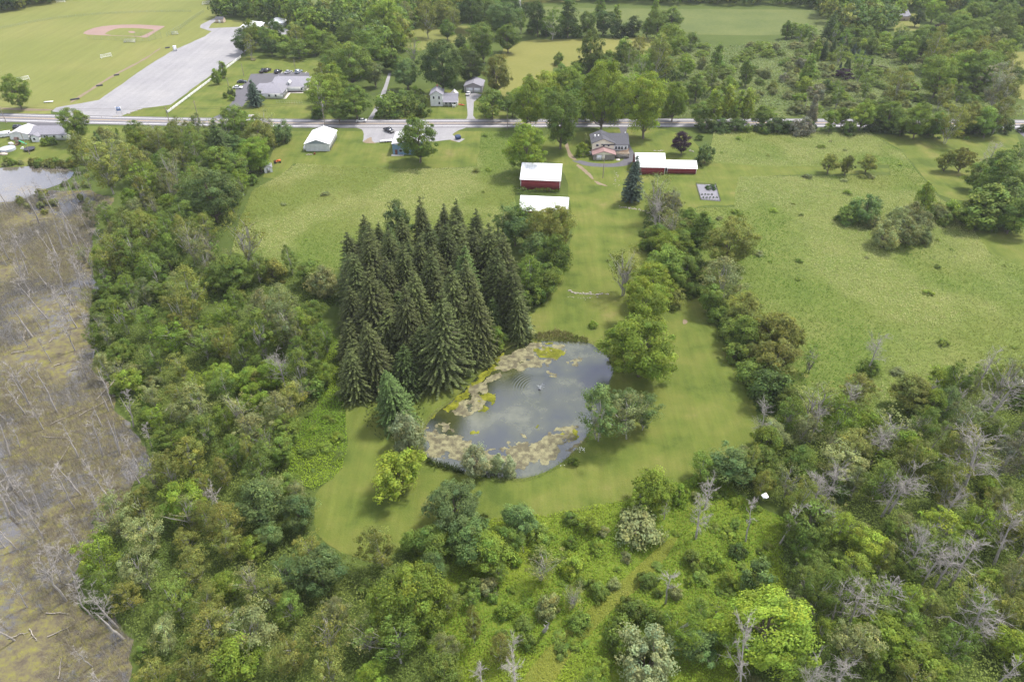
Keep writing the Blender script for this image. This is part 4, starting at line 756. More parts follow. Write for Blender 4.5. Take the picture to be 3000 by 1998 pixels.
trees('c1', 'on the lawn by the clinic', [(1490, 525, 62, 'Pb', 1.75), (1527, 475, 62, 'Pb', 1.9), (1722, 545, 125, 'Tt', 1.5, 'dense blue spruce in front of the grey-roofed clinic'), (1553, 662, 38, 'Bg', .9), (1575, 632, 26, 'Cd'), (1600, 640, 44, 'Cd', 1.5), (1595, 680, 44, 'Bb', .8), (1800, 680, 50, 'Bg', .7), (2200, 640, 210, 'Lb', 1.4), (2290, 610, 180, 'Mb', 1.3), (2330, 760, 140, 'Mg'), (2190, 790, 90, 'Bd')])
trees('c1', 'beside the white ranch house by the road', [(510, 855, 190, 'Mg', 1.2), (645, 900, 100, 'Td', 1.7), (700, 920, 80, 'Bo'), (805, 915, 26, 'Pb'), (350, 975, 70, 'Bg'), (300, 985, 60, 'Bb')])
pl = 'in the belt of wood beside the metal garage lawn'
trees('c1', pl, [(1450, 830, 210, 'Sd', 1.7), (1620, 850, 220, 'Mg'), (1830, 850, 170, 'He', 1.5), (1950, 915, 140, 'Wu'), (1790, 930, 200, 'Mo'), (930, 900, 120, 'Mg'), (1080, 960, 150, 'Lo'), (950, 980, 160, 'Mb'), (1250, 930, 190, 'Lo'), (1180, 890, 90, 'Mg'), (540, 1010, 180, 'Lo'), (1330, 1000, 180, 'Lg'), (760, 1010, 190, 'Le')])
trees('c4', pl, [(1450, 385, 330, 'Mu', 1.25, 'big blue-green tree at the edge of the flowering meadow'), (1780, 120, 200, 'Mb'), (1640, 240, 180, 'Mg'), (1700, 130, 150, 'Mg'), (1000, 290, 180, 'Ly', 1.5), (1170, 210, 180, 'He', 1.7), (700, 170, 250, 'Lo'), (900, 150, 180, 'Lo'), (860, 610, 190, 'Lo'), (1250, 560, 200, 'Lg'), (1080, 640, 120, 'Mg'), (1180, 740, 150, 'Mg'), (1360, 560, 90, 'Hy'), (1530, 170, 180, 'Mg'), (1590, 60, 180, 'Mu'), (1740, 300, 80, 'Bg')])
pl = 'on the bank between the swamp and the spruce grove'
trees('c4', pl, [(1690, 690, 270, 'Ho', 1.5), (1300, 720, 220, 'He', 1.5), (1430, 740, 130, 'Hk', 1.7), (1580, 930, 300, 'Mg', .9), (1880, 930, 190, 'Bo'), (2130, 940, 200, 'Mg', .9), (2230, 1010, 220, 'We'), (1290, 1050, 260, 'Lo'), (780, 770, 200, 'Lo'), (900, 780, 220, 'Lg'), (1930, 1170, 240, 'Le', 1.7), (1830, 1180, 260, 'Le', 1.3), (1060, 900, 200, 'Lg'), (1170, 880, 190, 'Mg'), (1640, 1100, 110, 'Bo'), (1450, 1000, 160, 'Bg'), (740, 860, 160, 'Lo'), (1250, 1180, 240, 'Lo'), (1000, 620, 180, 'Lo'), (640, 500, 120, 'Le')])
pl = 'around the pond'
trees('d2', pl, [(450, 860, 260, 'Wp', 1.15, 'pale silvery willow at the pond corner below the spruces'), (375, 1140, 360, 'Ay', .85, 'spreading yellow-green apple tree on the lawn below the pond'), (920, 1060, 215, 'Wp', 1.2, 'largest pale willow bush on the near pond bank'), (1075, 1080, 110, 'Cp', 1.7), (1160, 1095, 112, 'Cp', 1.65), (1600, 1065, 70, 'Bg', .9, 'small round green bush on the lawn by the white flowers'),
                 (1250, 140, 165, 'Wp', .9, 'silvery bush at the far end of the pond'), (1070, 215, 130, 'Mg', 1.5, 'dark green young tree between spruces and pond'), (1790, 690, 330, 'Lu', 1.6, 'tall blue-green tree with pale forked trunk leaning over the pond'), (1990, 740, 290, 'Le', 1.35), (2100, 720, 220, 'Lu', 1.3), (1960, 640, 200, 'Lu', 1.5), (2080, 270, 480, 'Mb', 1.0, 'big spreading bright green tree over the pond corner'), (1740, 120, 60, 'Bb'), (1900, 330, 100, 'Bo')])
trees('d5', 'at the edge of the lawn below the pond', [(790, 195, 400, 'Mu', .95, 'broad blue-green tree standing out on the lawn below the pond'), (1220, 270, 230, 'Mu', .95), (2150, 60, 270, 'Mb', 1.2), (2240, 220, 90, 'D_')])
pl = 'along the hedge between the mown strip and the open meadow'
trees('c5', pl, [(1960, 900, 260, 'Ho', 1.5), (2250, 760, 200, 'Mb'), (2230, 880, 250, 'Mg'), (2200, 400, 260, 'He', 1.4), (2140, 1000, 290, 'My'), (2290, 600, 190, 'He'), (2100, 1170, 330, 'My', 1.1), (2290, 1120, 150, 'Bo'), (2220, 570, 150, 'D_'), (2300, 450, 150, 'Lk'), (2180, 690, 170, 'Mg'), (2290, 980, 160, 'Mg')])
trees('c6', pl, [(130, 640, 150, 'Vg'), (320, 720, 330, 'Mo', 1.15), (290, 970, 320, 'Le', 1.1), (440, 1200, 300, 'Mo', .95), (640, 1330, 260, 'Mo'), (200, 1120, 180, 'Mg'), (60, 560, 120, 'Mg'), (30, 900, 150, 'Mg'), (60, 1060, 120, 'Bg'), (330, 1330, 200, 'Bg', .8), (180, 980, 160, 'Bg'), (250, 1240, 140, 'Bg')])
pl = 'in the clumps out in the open meadow'
trees('c6', pl, [(1250, 510, 210, 'Wu', .9), (1150, 550, 150, 'Bg'), (1400, 690, 190, 'We'), (1520, 650, 210, 'We'), (1640, 620, 190, 'We'), (1480, 560, 160, 'We'), (1670, 690, 120, 'We'), (1330, 480, 120, 'Wu'), (1290, 570, 110, 'We'), (1340, 600, 100, 'Be'), (1580, 530, 150, 'We'), (2140, 640, 60, 'Bg')])
trees('c6', 'in the overgrown corner beyond the meadow', [(1680, 440, 110, 'Vb', 2.2), (1760, 530, 130, 'Be'), (1870, 510, 140, 'Bb'), (2090, 490, 300, 'Vg', 1.0), (2220, 440, 230, 'Vg', 1.3), (2040, 540, 170, 'Vg', .9), (2300, 540, 220, 'Mg'), (2050, 270, 160, 'Mg'), (2210, 190, 200, 'Mg'), (2130, 140, 160, 'D_', 1.4), (2290, 330, 200, 'Mg'), (2180, 330, 200, 'Vg'), (2320, 120, 130, 'Lg'), (2250, 610, 160, 'Bg'), (1700, 520, 110, 'Bg'), (1820, 580, 100, 'Bg')])
trees('c6', 'in the row of three on the mown strip', [(1020, 180, 120, 'Ao', 1.15), (1140, 190, 105, 'Ao', 1.3), (1280, 180, 120, 'Ao', 1.05)])
trees('c6', 'in the pair on the mown field', [(1830, 160, 130, 'Ao', 1.1), (1940, 150, 130, 'Ao', 1.3)])
trees('c3', 'by the barns', [(0, 985, 130, 'Mr', 1.2, 'dark purple-leaved maple behind the red barns'), (155, 1075, 130, 'Bu', 1.0, 'round blue-green bush at the end of the lower red barn'), (115, 950, 50, 'Bg')])
pl = 'along the meadow side of the road'
trees('c3', pl, [(230, 720, 105, 'Py'), (308, 705, 100, 'Py'), (380, 730, 90, 'Py'), (450, 720, 100, 'Py', 2.4), (120, 780, 130, 'Mg'), (560, 800, 115, 'Mg'), (660, 870, 150, 'Bd', .6), (590, 880, 110, 'Bd', .6), (730, 880, 110, 'Bd', .6), (830, 880, 150, 'Bk', .7), (905, 750, 80, 'Vk', 2.4), (1030, 830, 120, 'Mb'), (1110, 810, 90, 'Mg', 1.5), (1250, 790, 170, 'Mb'), (1430, 790, 180, 'Mg'), (1340, 860, 130, 'Bd'), (1530, 840, 150, 'Mg'), (1640, 820, 210, 'Mb'), (1760, 850, 150, 'Mg'), (1870, 820, 180, 'Lo'), (2000, 800, 180, 'Mo'), (1940, 880, 150, 'Bg'), (2120, 840, 170, 'Mg'), (2200, 780, 160, 'Lo'), (2230, 870, 120, 'Bd'), (2340, 890, 60, 'Bd'), (160, 870, 130, 'Bd', .6), (270, 870, 130, 'Bd', .6), (370, 870, 130, 'Bd', .6), (1150, 890, 130, 'Bg', .6), (1470, 880, 150, 'Bd', .6), (1700, 900, 130, 'Bd', .6), (2050, 890, 130, 'Bd', .6)])
pl = 'in the scrubland across the road'
trees('c3', pl, [(1780, 520, 230, 'Mb'), (1930, 460, 220, 'Mb'), (2080, 480, 230, 'Mg'), (2190, 570, 190, 'Lk'), (1540, 350, 120, 'Mb'), (1600, 330, 65, 'Pb'), (1680, 280, 180, 'Mg'), (1850, 330, 170, 'Mb'), (845, 590, 115, 'My', 1.05, 'bright yellow-green bush out in the scrubland'), (1490, 590, 190, 'Lo'), (230, 400, 80, 'Pg'), (450, 490, 80, 'Pg'), (860, 490, 90, 'Pg'), (1080, 640, 110, 'Lg'), (930, 350, 60, 'Pb'), (1090, 360, 80, 'Lg'), (310, 590, 120, 'Mb'), (100, 600, 160, 'Mg'), (30, 450, 120, 'Mb'), (210, 530, 130, 'Lg'), (60, 280, 100, 'Mg'), (1270, 620, 80, 'Lg'), (1800, 650, 110, 'Lo'), (1920, 620, 100, 'Lg'), (1350, 330, 170, 'Ub'), (1400, 290, 130, 'By'), (1270, 320, 110, 'By'), (930, 640, 120, 'Bk'), (820, 440, 80, 'Bk'), (1120, 510, 140, 'Ur'), (700, 540, 70, 'Bk'), (1000, 600, 100, 'Bd'), (2250, 650, 160, 'Lo'), (2100, 640, 180, 'Ug')])
trees('c3', 'among the conifers in the scrubland', [(1110, 235, 45, 'Tt'), (1225, 240, 45, 'Td'), (1195, 290, 50, 'Tt'), (1225, 330, 50, 'Tt'), (1262, 340, 42, 'Tt'), (1000, 270, 70, 'Td'), (960, 260, 60, 'Td'), (1060, 260, 60, 'Td'), (1145, 395, 45, 'Td'), (1165, 405, 36, 'Td'), (1100, 425, 26, 'Tt'), (1315, 395, 40, 'Td'), (930, 290, 60, 'Td'), (1150, 270, 45, 'Td')])
trees('c3', 'in the garden of the far house', [(1740, 75, 115, 'Mb'), (1620, 120, 95, 'Md'), (1885, 120, 85, 'Md'), (2010, 100, 140, 'Mb'), (1800, 145, 85, 'Mg'), (1790, 215, 85, 'Mr'), (1880, 205, 60, 'Mr'), (1950, 190, 50, 'Mr'), (2120, 185, 55, 'Mr'), (2205, 165, 45, 'Br'), (1520, 115, 60, 'Br'), (2140, 285, 150, 'Be', .9), (1990, 230, 170, 'Mg'), (2200, 215, 70, 'Bp'), (1750, 200, 60, 'Br')])
# near wood, swamp side
pl = 'in the near wood beside the swamp'
trees('d4', pl, [(1810, 170, 300, 'Mu', 1.35), (2050, 230, 230, 'Mu', 1.5), (1860, 390, 180, 'Mu'), (1270, 160, 280, 'Mb', 1.2), (1480, 130, 160, 'D_', 1.2, 'white bare dead tree among the leafy trees beside the swamp'), (1000, 370, 270, 'Le', 1.4), (1280, 420, 210, 'Lo', 1.1), (1560, 300, 250, 'Lo'), (930, 160, 210, 'Lo'), (1560, 460, 180, 'Lo'), (1750, 500, 190, 'Mb', 1.0), (1320, 600, 280, 'Lo', 1.2), (960, 620, 260, 'Le'), (1200, 820, 260, 'Lg'), (1430, 850, 210, 'Lo'), (1560, 740, 190, 'Mb'), (1740, 690, 210, 'He'), (1840, 780, 220, 'Lo'), (1960, 640, 230, 'Lu', 1.2), (2200, 640, 320, 'Mu', 1.2),
                 (1110, 1060, 230, 'Le'), (1420, 1030, 300, 'Lo', 1.3), (1750, 1030, 360, 'Le', 1.2), (1640, 1250, 330, 'Mb', 1.1), (2000, 870, 210, 'Lg'), (2230, 1060, 280, 'Ho'), (2000, 1200, 270, 'Lo'), (2260, 1310, 250, 'Lo'), (860, 800, 200, 'Lo'), (720, 720, 200, 'Lg'), (1300, 1290, 220, 'Lo'), (1050, 1330, 200, 'Lo')])
trees('d1', pl, [(1850, 900, 200, 'Hg'), (1900, 700, 220, 'Le'), (1530, 460, 230, 'Lb', 1.1), (1180, 200, 240, 'Lb', 1.1), (1400, 250, 240, 'Lg', 1.1), (1350, 650, 240, 'Le'), (1650, 700, 240, 'He'), (1980, 620, 200, 'Lo'), (1740, 830, 260, 'Le', 1.1), (1400, 850, 280, 'Lg', 1.1), (1150, 1100, 230, 'Lo'), (1270, 1010, 220, 'Lo'), (2060, 310, 190, 'Lg'), (1560, 240, 190, 'Lo'), (1780, 160, 260, 'Lg'), (2010, 120, 240, 'Le', 1.7), (2130, 560, 200, 'Bg'), (1980, 830, 190, 'Mg'), (1950, 1000, 180, 'Mg'), (1240, 600, 180, 'Lo'), (1600, 980, 180, 'Lg'), (2230, 430, 120, 'Bg'), (2070, 410, 220, 'Lg')])
trees('d5', pl, [(430, 830, 500, 'Mb', 1.3, 'largest rich green tree in the wood below the pond lawn'), (620, 430, 260, 'Mg', 1.0), (880, 430, 300, 'Mu', 1.0), (1010, 500, 300, 'Mb', 1.0), (620, 620, 210, 'Mu'), (900, 760, 150, 'Bg'), (1370, 600, 260, 'He', 1.2), (160, 1080, 320, 'He', 1.1), (480, 440, 150, 'Mg'), (1150, 430, 180, 'Mg'), (720, 830, 190, 'Lo'), (720, 1150, 190, 'Le')])
pl = 'in the weedy clearing below the lawn'
trees('d5', pl, [(910, 1000, 140, 'Lo', 3.2, 'tall birch with white trunk in the weedy clearing'), (1090, 1160, 180, 'Lo', 1.8), (1180, 1190, 150, 'D_', 1.6), (1400, 980, 110, 'N_', 2.5), (1600, 820, 190, 'He', 1.1), (1590, 600, 180, 'By'), (2050, 340, 330, 'Be', .5, 'broad grey-green thicket at the top of the weedy clearing'), (2270, 720, 130, 'K_', 3.5), (2110, 1240, 400, 'Wp', .95, 'big round silvery willow bush in the weedy clearing'), (1770, 770, 150, 'Bg'), (2010, 900, 200, 'Bg'), (1920, 1080, 240, 'Bg', .8), (2160, 980, 210, 'Bg'), (1640, 1000, 160, 'Bg'), (1430, 880, 180, 'Be'), (1880, 730, 90, 'Be'), (2110, 700, 140, 'Bg'), (1590, 280, 120, 'Bg'), (1700, 330, 160, 'Bb'), (1380, 400, 160, 'Bg'), (1200, 1330, 220, 'D_', 1.2), (960, 1340, 160, 'D_', 1.2)])
trees('d6', pl, [(130, 260, 210, 'D_', 2.0, 'leaning bare dead tree beside the white board in the clearing'), (480, 300, 110, 'K_', 3.6, 'slim dead trunk with a white board caught near its top'), (360, 320, 90, 'Bg'), (380, 500, 120, 'Bd'), (250, 880, 110, 'Hy', 1.6), (60, 560, 140, 'Bg')])
pl = 'in the near wood on the far side of the clearing'
trees('d6', pl, [(850, 340, 330, 'Mg', 1.2), (940, 280, 200, 'D_', 2.0), (720, 300, 130, 'K_'), (1110, 320, 210, 'Ly', 1.1), (1260, 480, 260, 'My', 1.1), (1180, 620, 260, 'Lb', 1.2), (610, 1010, 640, 'My', .92, 'huge yellow-green maple at the foot of the clearing'), (1380, 1080, 340, 'My', 1.0), (1220, 920, 300, 'D_', 1.6, 'big grey dead tree leaning over the yellow-green maples'), (2080, 1030, 330, 'D_', 1.7), (1960, 560, 300, 'D_', 1.7), (2250, 450, 260, 'D_', 1.6), (1440, 130, 220, 'D_', 1.6), (1580, 650, 190, 'Mg'), (2280, 1150, 260, 'My', 1.1), (520, 680, 230, 'Bu', 1.0), (840, 690, 230, 'Lg', 1.1), (120, 1150, 260, 'Mu', 1.0), (1650, 1280, 340, 'Mb', 1.0), (1100, 1340, 240, 'D_', 1.1), (1640, 420, 300, 'Lg', 1.2), (1800, 330, 280, 'Ly', 1.2), (1700, 870, 200, 'Lo'), (2000, 800, 260, 'Ho'), (2240, 900, 240, 'Lo'), (1900, 1150, 260, 'Lg'), (1560, 1000, 210, 'Lg')])
trees('d3', pl, [(330, 1080, 290, 'Mu', .95), (560, 1060, 210, 'Mg'), (620, 850, 230, 'Le', 1.0), (950, 660, 320, 'He', 1.3), (1210, 560, 250, 'Lo', 1.2), (1600, 600, 280, 'Mo', 1.0), (1830, 650, 210, 'Lu', 1.3), (1960, 800, 260, 'Le'), (2060, 1070, 380, 'D_', 1.6), (1480, 850, 300, 'He', 1.2), (1200, 940, 300, 'Lo', 1.0), (1090, 1060, 290, 'Le', 1.0), (820, 1060, 220, 'Mg'), (1330, 300, 170, 'D_', 2.0), (650, 350, 280, 'Mo', 1.1), (420, 170, 210, 'Mg'), (590, 560, 280, 'Bd', .9), (720, 200, 230, 'Mo'), (900, 330, 170, 'Hg'), (2230, 470, 260, 'He', 1.7), (2180, 640, 250, 'D_', 1.7), (480, 460, 220, 'Bg'), (360, 320, 170, 'Bg'), (740, 640, 180, 'Mg'), (1700, 830, 220, 'Lg'), (1900, 920, 240, 'Lo'), (1600, 1050, 260, 'Lo'), (1380, 1170, 260, 'Lg'), (1500, 1250, 250, 'D_', 1.7), (940, 1280, 220, 'D_', 1.5), (750, 1200, 200, 'He'), (1080, 1270, 150, 'Bd'), (1840, 1150, 200, 'Mg'), (2270, 1000, 260, 'Lk'), (180, 1280, 180, 'D_', 1.5), (850, 830, 170, 'Le'), (1300, 420, 130, 'Bg')])
# ------------------------------------------------------------------ plants: filling the woods between them
GROVE = G([px('c5', x, y) for x, y in [(120, 900), (300, 820), (560, 780), (800, 760), (1000, 860), (1180, 1060), (1240, 1240), (1120, 1330), (900, 1480), (700, 1640), (480, 1780), (330, 1900), (180, 1880), (110, 1700), (60, 1300)]])
fill(GROVE, 'in the grove beside the pond', dict(Ss=3, Sd=1), (7, 12), .42, 41, 44)
WOODL = G([(290, 430), (420, 425), (560, 400), (700, 392), (820, 392), (800, 450), (770, 500), (730, 560), (690, 640), (640, 720), (660, 770), (900, 800), (1000, 830), (990, 870), (700, 880), (560, 880), (640, 930), (900, 900), (960, 960), (975, 1100), (960, 1180), (860, 1230), (850, 1380), (915, 1450), (905, 1580), (1060, 1660), (1180, 1620), (1290, 1570),
           (1360, 1640), (1250, 1720), (1230, 1850), (1350, 2040), (430, 2040), (400, 1860), (300, 1780), (240, 1700), (330, 1560), (450, 1380), (455, 1330), (400, 1260), (350, 1180), (290, 1060), (280, 950), (290, 800), (300, 700), (380, 600), (370, 540), (300, 500)])
fill(WOODL, 'in the long wood between swamp and meadow', dict(Lo=3, Lg=4, Le=3.5, Mg=2, Mb=1.5, Bg=2, Be=1, He=1, D_=.8, Lb=1.5), (4.2, 7.2), .54, 1, 230)
WOODR = G([(2240, 1260), (2330, 1200), (2500, 1190), (2700, 1170), (2850, 1100), (3080, 1080), (3080, 2060), (2150, 2060), (2230, 1900), (2300, 1750), (2280, 1600), (2300, 1500), (2180, 1450), (2060, 1420), (2180, 1340)])
fill(WOODR, 'in the near wood on the far side of the clearing', dict(Lo=3, Lg=4, Le=3, Mg=2, Mb=1.5, Bg=2, Be=1, He=1.5, D_=2, Lb=1.5), (4, 7.2), .54, 2, 170)
fill(WOODR, 'in the near wood on the far side of the clearing', dict(D_=3, K_=1), (5, 8.5), .3, 21, 26)
HEDGE = G([(1880, 600), (1990, 620), (2030, 720), (2090, 840), (2170, 990), (2260, 1150), (2240, 1230), (2180, 1100), (2090, 960), (2010, 830), (1970, 740), (1880, 740)])
fill(HEDGE, 'along the hedge between the mown strip and the open meadow', dict(Mg=2, Mo=2, Bg=4, Bd=2, Lo=1), (4, 7), .6, 3, 40)
fill(G([(2010, 385), (2080, 378), (2950, 383), (2950, 392), (2100, 392)]), 'along the meadow side of the road', dict(Bd=3, Bg=3, Mg=1), (6, 9), .6, 4, 40)
fill(G([(700, 172), (720, 135), (790, 120), (900, 130), (990, 160), (1010, 240), (990, 330), (930, 330), (960, 230), (930, 180), (820, 172)]), 'in the wood behind the clinic', dict(Mg=4, Mb=2, Md=3, Lo=1), (8, 13), .62, 5, 45)
fill(G([(2860, 50), (3060, 90), (3060, 148), (2930, 150), (2760, 140), (2740, 110)]), 'in the garden of the far house', dict(Mg=4, Mb=2, Be=1), (9, 14), .6, 10, 30)
fill(G([(2280, 105), (2460, 108), (2640, 130), (2780, 170), (2720, 190), (2500, 160), (2300, 125)]), 'in the scrubland across the road', dict(Mg=4, Md=1, Td=1, Lg=2, Ue=3), (6, 10), .75, 11, 34)
fill(G([(1800, 160), (2000, 140), (2300, 135), (2500, 170), (2480, 240), (2300, 300), (2000, 320), (1760, 320), (1700, 250)]), 'in the scrubland across the road', dict(Ug=3, Ue=5, Ub=5, Be=2, Bo=1, Lg=.6), (6, 11), .66, 12, 82)
fill(G([(2480, 190), (2640, 200), (2760, 260), (2940, 300), (2960, 340), (2100, 340), (2300, 300)]), 'in the scrubland across the road', dict(Ug=3, Ue=5, Ub=2, Be=1.5, Lg=.8, Lo=.7), (6, 10), .7, 13, 56)
fill(G([(2680, 180), (2860, 160), (2960, 260), (2960, 300), (2760, 270)]), 'in the scrubland across the road', dict(Mb=3, Mg=3, Lo=1), (8, 13), .66, 14, 20)
fill(G([(1490, 320), (1560, 290), (1680, 250), (1900, 320), (2000, 335), (1990, 348), (1500, 348)]), 'along the far side of the road', dict(Mb=2, Bg=4, Ub=3, By=1), (5, 9), .58, 15, 45)
fill(G([(330, 490), (200, 492), (0, 490), (0, 478), (220, 476), (330, 470)]), 'on the bank of the marsh pool', dict(Bo=3, Be=2, Bg=1), (4, 6), .5, 16, 30)
fill(G([(60, 590), (210, 530), (330, 500), (300, 560), (180, 620), (60, 640)]), 'on the brushy neck of land by the marsh pool', dict(Bo=2, Be=2, K_=3, Le=.6), (3.5, 5.5), .6, 17, 30)
# standing dead trees in the swamp
fill(SWAMP, 'standing in the swamp', dict(K_=7, N_=2, D_=.5), (5, 9), .75, 18, 170, [G([(-60, 490), (225, 490), (225, 520), (190, 545), (120, 570), (-60, 620)])])

FARP = [G([(640, 55), (650, 30), (720, 42), (880, 48), (1000, 80), (1010, 125), (920, 105), (800, 72), (690, 56)]),
        G([(650, 25), (640, -15), (760, -20), (740, 35)]),
        G([(1000, 15), (1250, -15), (1500, -15), (1500, 60), (1400, 70), (1250, 75), (1180, 90), (1180, 160), (1150, 220), (1000, 130)]),
        G([(-60, 45), (0, 40), (100, 22), (200, 3), (260, -20), (-60, -40)]),
        G([(1560, 12), (1750, 8), (2000, 14), (2350, 20), (2420, 60), (2440, 110), (2600, 130), (2640, 40), (2740, 30), (2860, 45), (3060, 90), (3060, -40), (1500, -40)])]
EDGEP = G([(262, 700), (300, 820), (300, 960), (330, 1060), (440, 1200), (470, 1330), (420, 1430), (330, 1540), (250, 1690), (300, 1790), (420, 1850), (410, 2020), (340, 1880), (200, 1760), (190, 1660), (290, 1500), (400, 1380), (400, 1280), (330, 1190), (260, 1080), (235, 900), (240, 720)])
fill(EDGEP, 'along the swamp edge of the long wood', dict(K_=3, D_=3, N_=1, He=.8, Le=.6), (4.5, 8), .55, 19, 75)

# ------------------------------------------------------------------ smaller things
def tubes(name, paths, r, m, parent, k=4):
    b = MB()
    for p in paths: b.tube(p, r, k, cap=True)
    return put(parent, name, b, m)
# utility poles and wires
def pole(label, x, y, ytop, arm=True, tr=False, h=None, light=False):
    p = at(x, y); X, Y = p.x, p.y
    if h is None:
        lo, hi = 2, 20
        for _ in range(40):
            mz = (lo + hi) / 2; dep = Y * CP - (mz - HC) * SP; py = 999 - F * (Y * SP + (mz - HC) * CP) / dep
            if py > ytop: lo = mz
            else: hi = mz
        h = lo
    t = thing('utility_pole', label, 'pole', (X, Y, 0)); tubes('shaft', [[(0, 0, -.3), (0, 0, h)]], [.17, .1], mat('pole_wood', (.24, .2, .17), .9), t, 6)
    if arm: slab(t, 'crossarm', M_wframe, (-.06, .06, -1.2, 1.2, h - .7, h - .55))
    if tr: tubes('transformer', [[(.32, 0, h - 2.4), (.32, 0, h - 1.4)]], .26, M_steel, t, 8)
    if light: tubes('lamp_arm', [[(0, 0, h - .2), (.9, 0, h)]], .05, M_steel, t)
    return Vector((X, Y, h))
PO = [pole('utility pole beside the metal garage roof', 954, 378, 297, True, True), pole('utility pole with transformer by the white rail fence', 497, 361, 314, True, True), pole('slim utility pole between fence and clinic driveway', 582, 350, 295), pole('utility pole beside the ranch house verge', 19, 361, 312), pole('utility pole on the far verge by the round-topped tree', 1420, 341, 278, True, True),
      pole('bare pole beside the road near the pale meadow strip', 1486, 378, 318, False), pole('leaning pole standing in the scrubland', 2354, 334, 284), pole('pole on the ranch house back lawn', 87, 452, 390, False), pole('thin yard pole beside the looping driveway', 1766, 522, 465, False), pole('pole beside the farm track', 1145, 300, 262, True)]
pole('thin lamp post behind the parked clinic cars', 866, 208, 174, False); pole('thin lamp post on the clinic lawn', 715, 224, 186, False); pole('short lamp post with bird feeder by the young trees', 670, 254, 228, False)
def wire(a, b, sag=.8):
    t = np.linspace(0, 1, 12)[:, None]; p = np.array(a)[None] * (1 - t) + np.array(b)[None] * t; p[:, 2] -= sag * 4 * t[:, 0] * (1 - t[:, 0]); return p
wm = mat('cable', (.03, .03, .035), .7)
for a, b_, lab in ((PO[3], PO[1], 'overhead cable crossing the gravel lot entrance'), (PO[1], PO[0], 'overhead cable crossing the clinic lawn'), (PO[0], PO[9], 'overhead cable from the garage pole to the farm track'), (PO[9], PO[4], 'overhead cable passing the white two-storey house')):
    b = MB(); [b.tube(wire((a.x, a.y + d, a.z - .5), (b_.x, b_.y + d, b_.z - .5)), .035, 3) for d in (-1, 1)]; tag(link('overhead_cable', b.mesh('cable', wm, False, False)), lab, 'cable')
# white rail fence along the gravel lot
A, B = at(493, 332), at(706, 171); d = B - A; n = 27; t = thing('rail_fence', 'white rail fence between gravel lot and clinic lawn', 'fence', A, math.atan2(d.y, d.x)); sp = d.length / n
pm_, rm_ = MB().box(-.08, .08, -.08, .08, 0, 1.3).mesh('post', M_trim, colour=False), MB().box(.1, sp - .1, -.04, .04, -.13, .13).mesh('rail', M_trim, colour=False)
for k in range(n + 1):
    link('post', pm_, t, (k * sp, 0, 0))
    if k < n: [link('rail', rm_, t, (k * sp, 0, z)) for z in (.35, .75, 1.12)]
# chain-link fences of the ball field
M_link = mat('chain_link', (.2, .25, .2), .6, .3)
def linkfence(label, pts, hs, step, dens=.45):
    P = [at(*p) for p in pts]; L = np.cumsum([0] + [(b - a).length for a, b in zip(P, P[1:])]); t = thing('chain_link_fence', label, 'fence', P[0]); m = MB(); prev = None; s = 0
    while s <= L[-1]:
        i = min(len(P) - 2, int(np.searchsorted(L, s, 'right') - 1)); u = (s - L[i]) / (L[i + 1] - L[i]); q = P[i].lerp(P[i + 1], u) - P[0]; h = hs[0] + (hs[1] - hs[0]) * s / L[-1]
        tubes('post', [[(q.x, q.y, -.1), (q.x, q.y, h)]], .06, M_link, t)
        if prev is not None:
            a, ha = prev; k = max(3, int(h / dens))
            for z in np.linspace(.1, 1, k): m.tube([(a.x, a.y, ha * z), (q.x, q.y, h * z)], .02, 3)
            nn = max(2, int((q - a).length / dens))
            for j in range(1, nn): e = a.lerp(q, j / nn); m.tube([(e.x, e.y, .05), (e.x, e.y, ha + (h - ha) * j / nn)], .015, 3)
        prev = (q, h); s += step
    put(t, 'mesh', m, M_link); return t
linkfence('tall backstop fence behind home plate', [(400, 122), (430, 123), (460, 116), (490, 108)], (5, 5), 4.2, .6)
linkfence('chain-link fence along the first-base side of the infield', [(490, 109), (530, 86), (560, 62), (600, 34)], (2.6, 1.6), 3.4, .6)
linkfence('chain-link fence along the third-base side of the infield', [(400, 122), (330, 119), (250, 116)], (2.4, 1.8), 4.5, .6)
linkfence('dark outfield fence curving across the sports field', [(-40, 92), (0, 86), (80, 70), (170, 55), (300, 43), (430, 37), (570, 36)], (1.3, 1.3), 5, .3)
# goals, bleachers, huts on the sports ground
def goal(label, x, y, rz):
    p = at(x, y); t = thing('soccer_goal', label, 'goal', p, rz, None); tubes('frame', [[(-2.8, 0, 0), (-2.8, 0, 2.1), (2.8, 0, 2.1), (2.8, 0, 0)], [(-2.8, 0, 2.1), (-2.8, 2.2, 0)], [(2.8, 0, 2.1), (2.8, 2.2, 0)], [(-2.8, 2.2, 0), (2.8, 2.2, 0)]], .1, M_trim, t)
    b = MB()
    for u in np.linspace(-2.8, 2.8, 15): b.tube([(u, 0, 2.1), (u, 2.2, 0)], .025, 3)
    for v in np.linspace(.1, .9, 7): b.tube([(-2.8, 2.2 * v, 2.1 * (1 - v)), (2.8, 2.2 * v, 2.1 * (1 - v))], .025, 3)
    put(t, 'net', b, M_trim)
goal('white soccer goal in the middle of the sports field', 313, 170, .75); goal('white soccer goal beside the lone leaning tree', 70, 238, .8); goal('white soccer goal near the far end of the chain-link fence', 606, 14, .7); goal('white goal frame at the wood end of the sports field', 178, 9, .2)
def bleacher(label, x, y, rz, L_=7):
    t = thing('bleacher', label, 'bleacher', at(x, y), rz)
    for k in range(4): slab(t, 'bench_plank', M_steel, (-L_ / 2, L_ / 2, k * .65, k * .65 + .32, .4 + k * .35, .47 + k * .35))
    for x_ in (-L_ / 2 + .4, L_ / 2 - .4): slab(t, 'support', M_steel, (x_ - .05, x_ + .05, 0, 2.2, 0, .4))
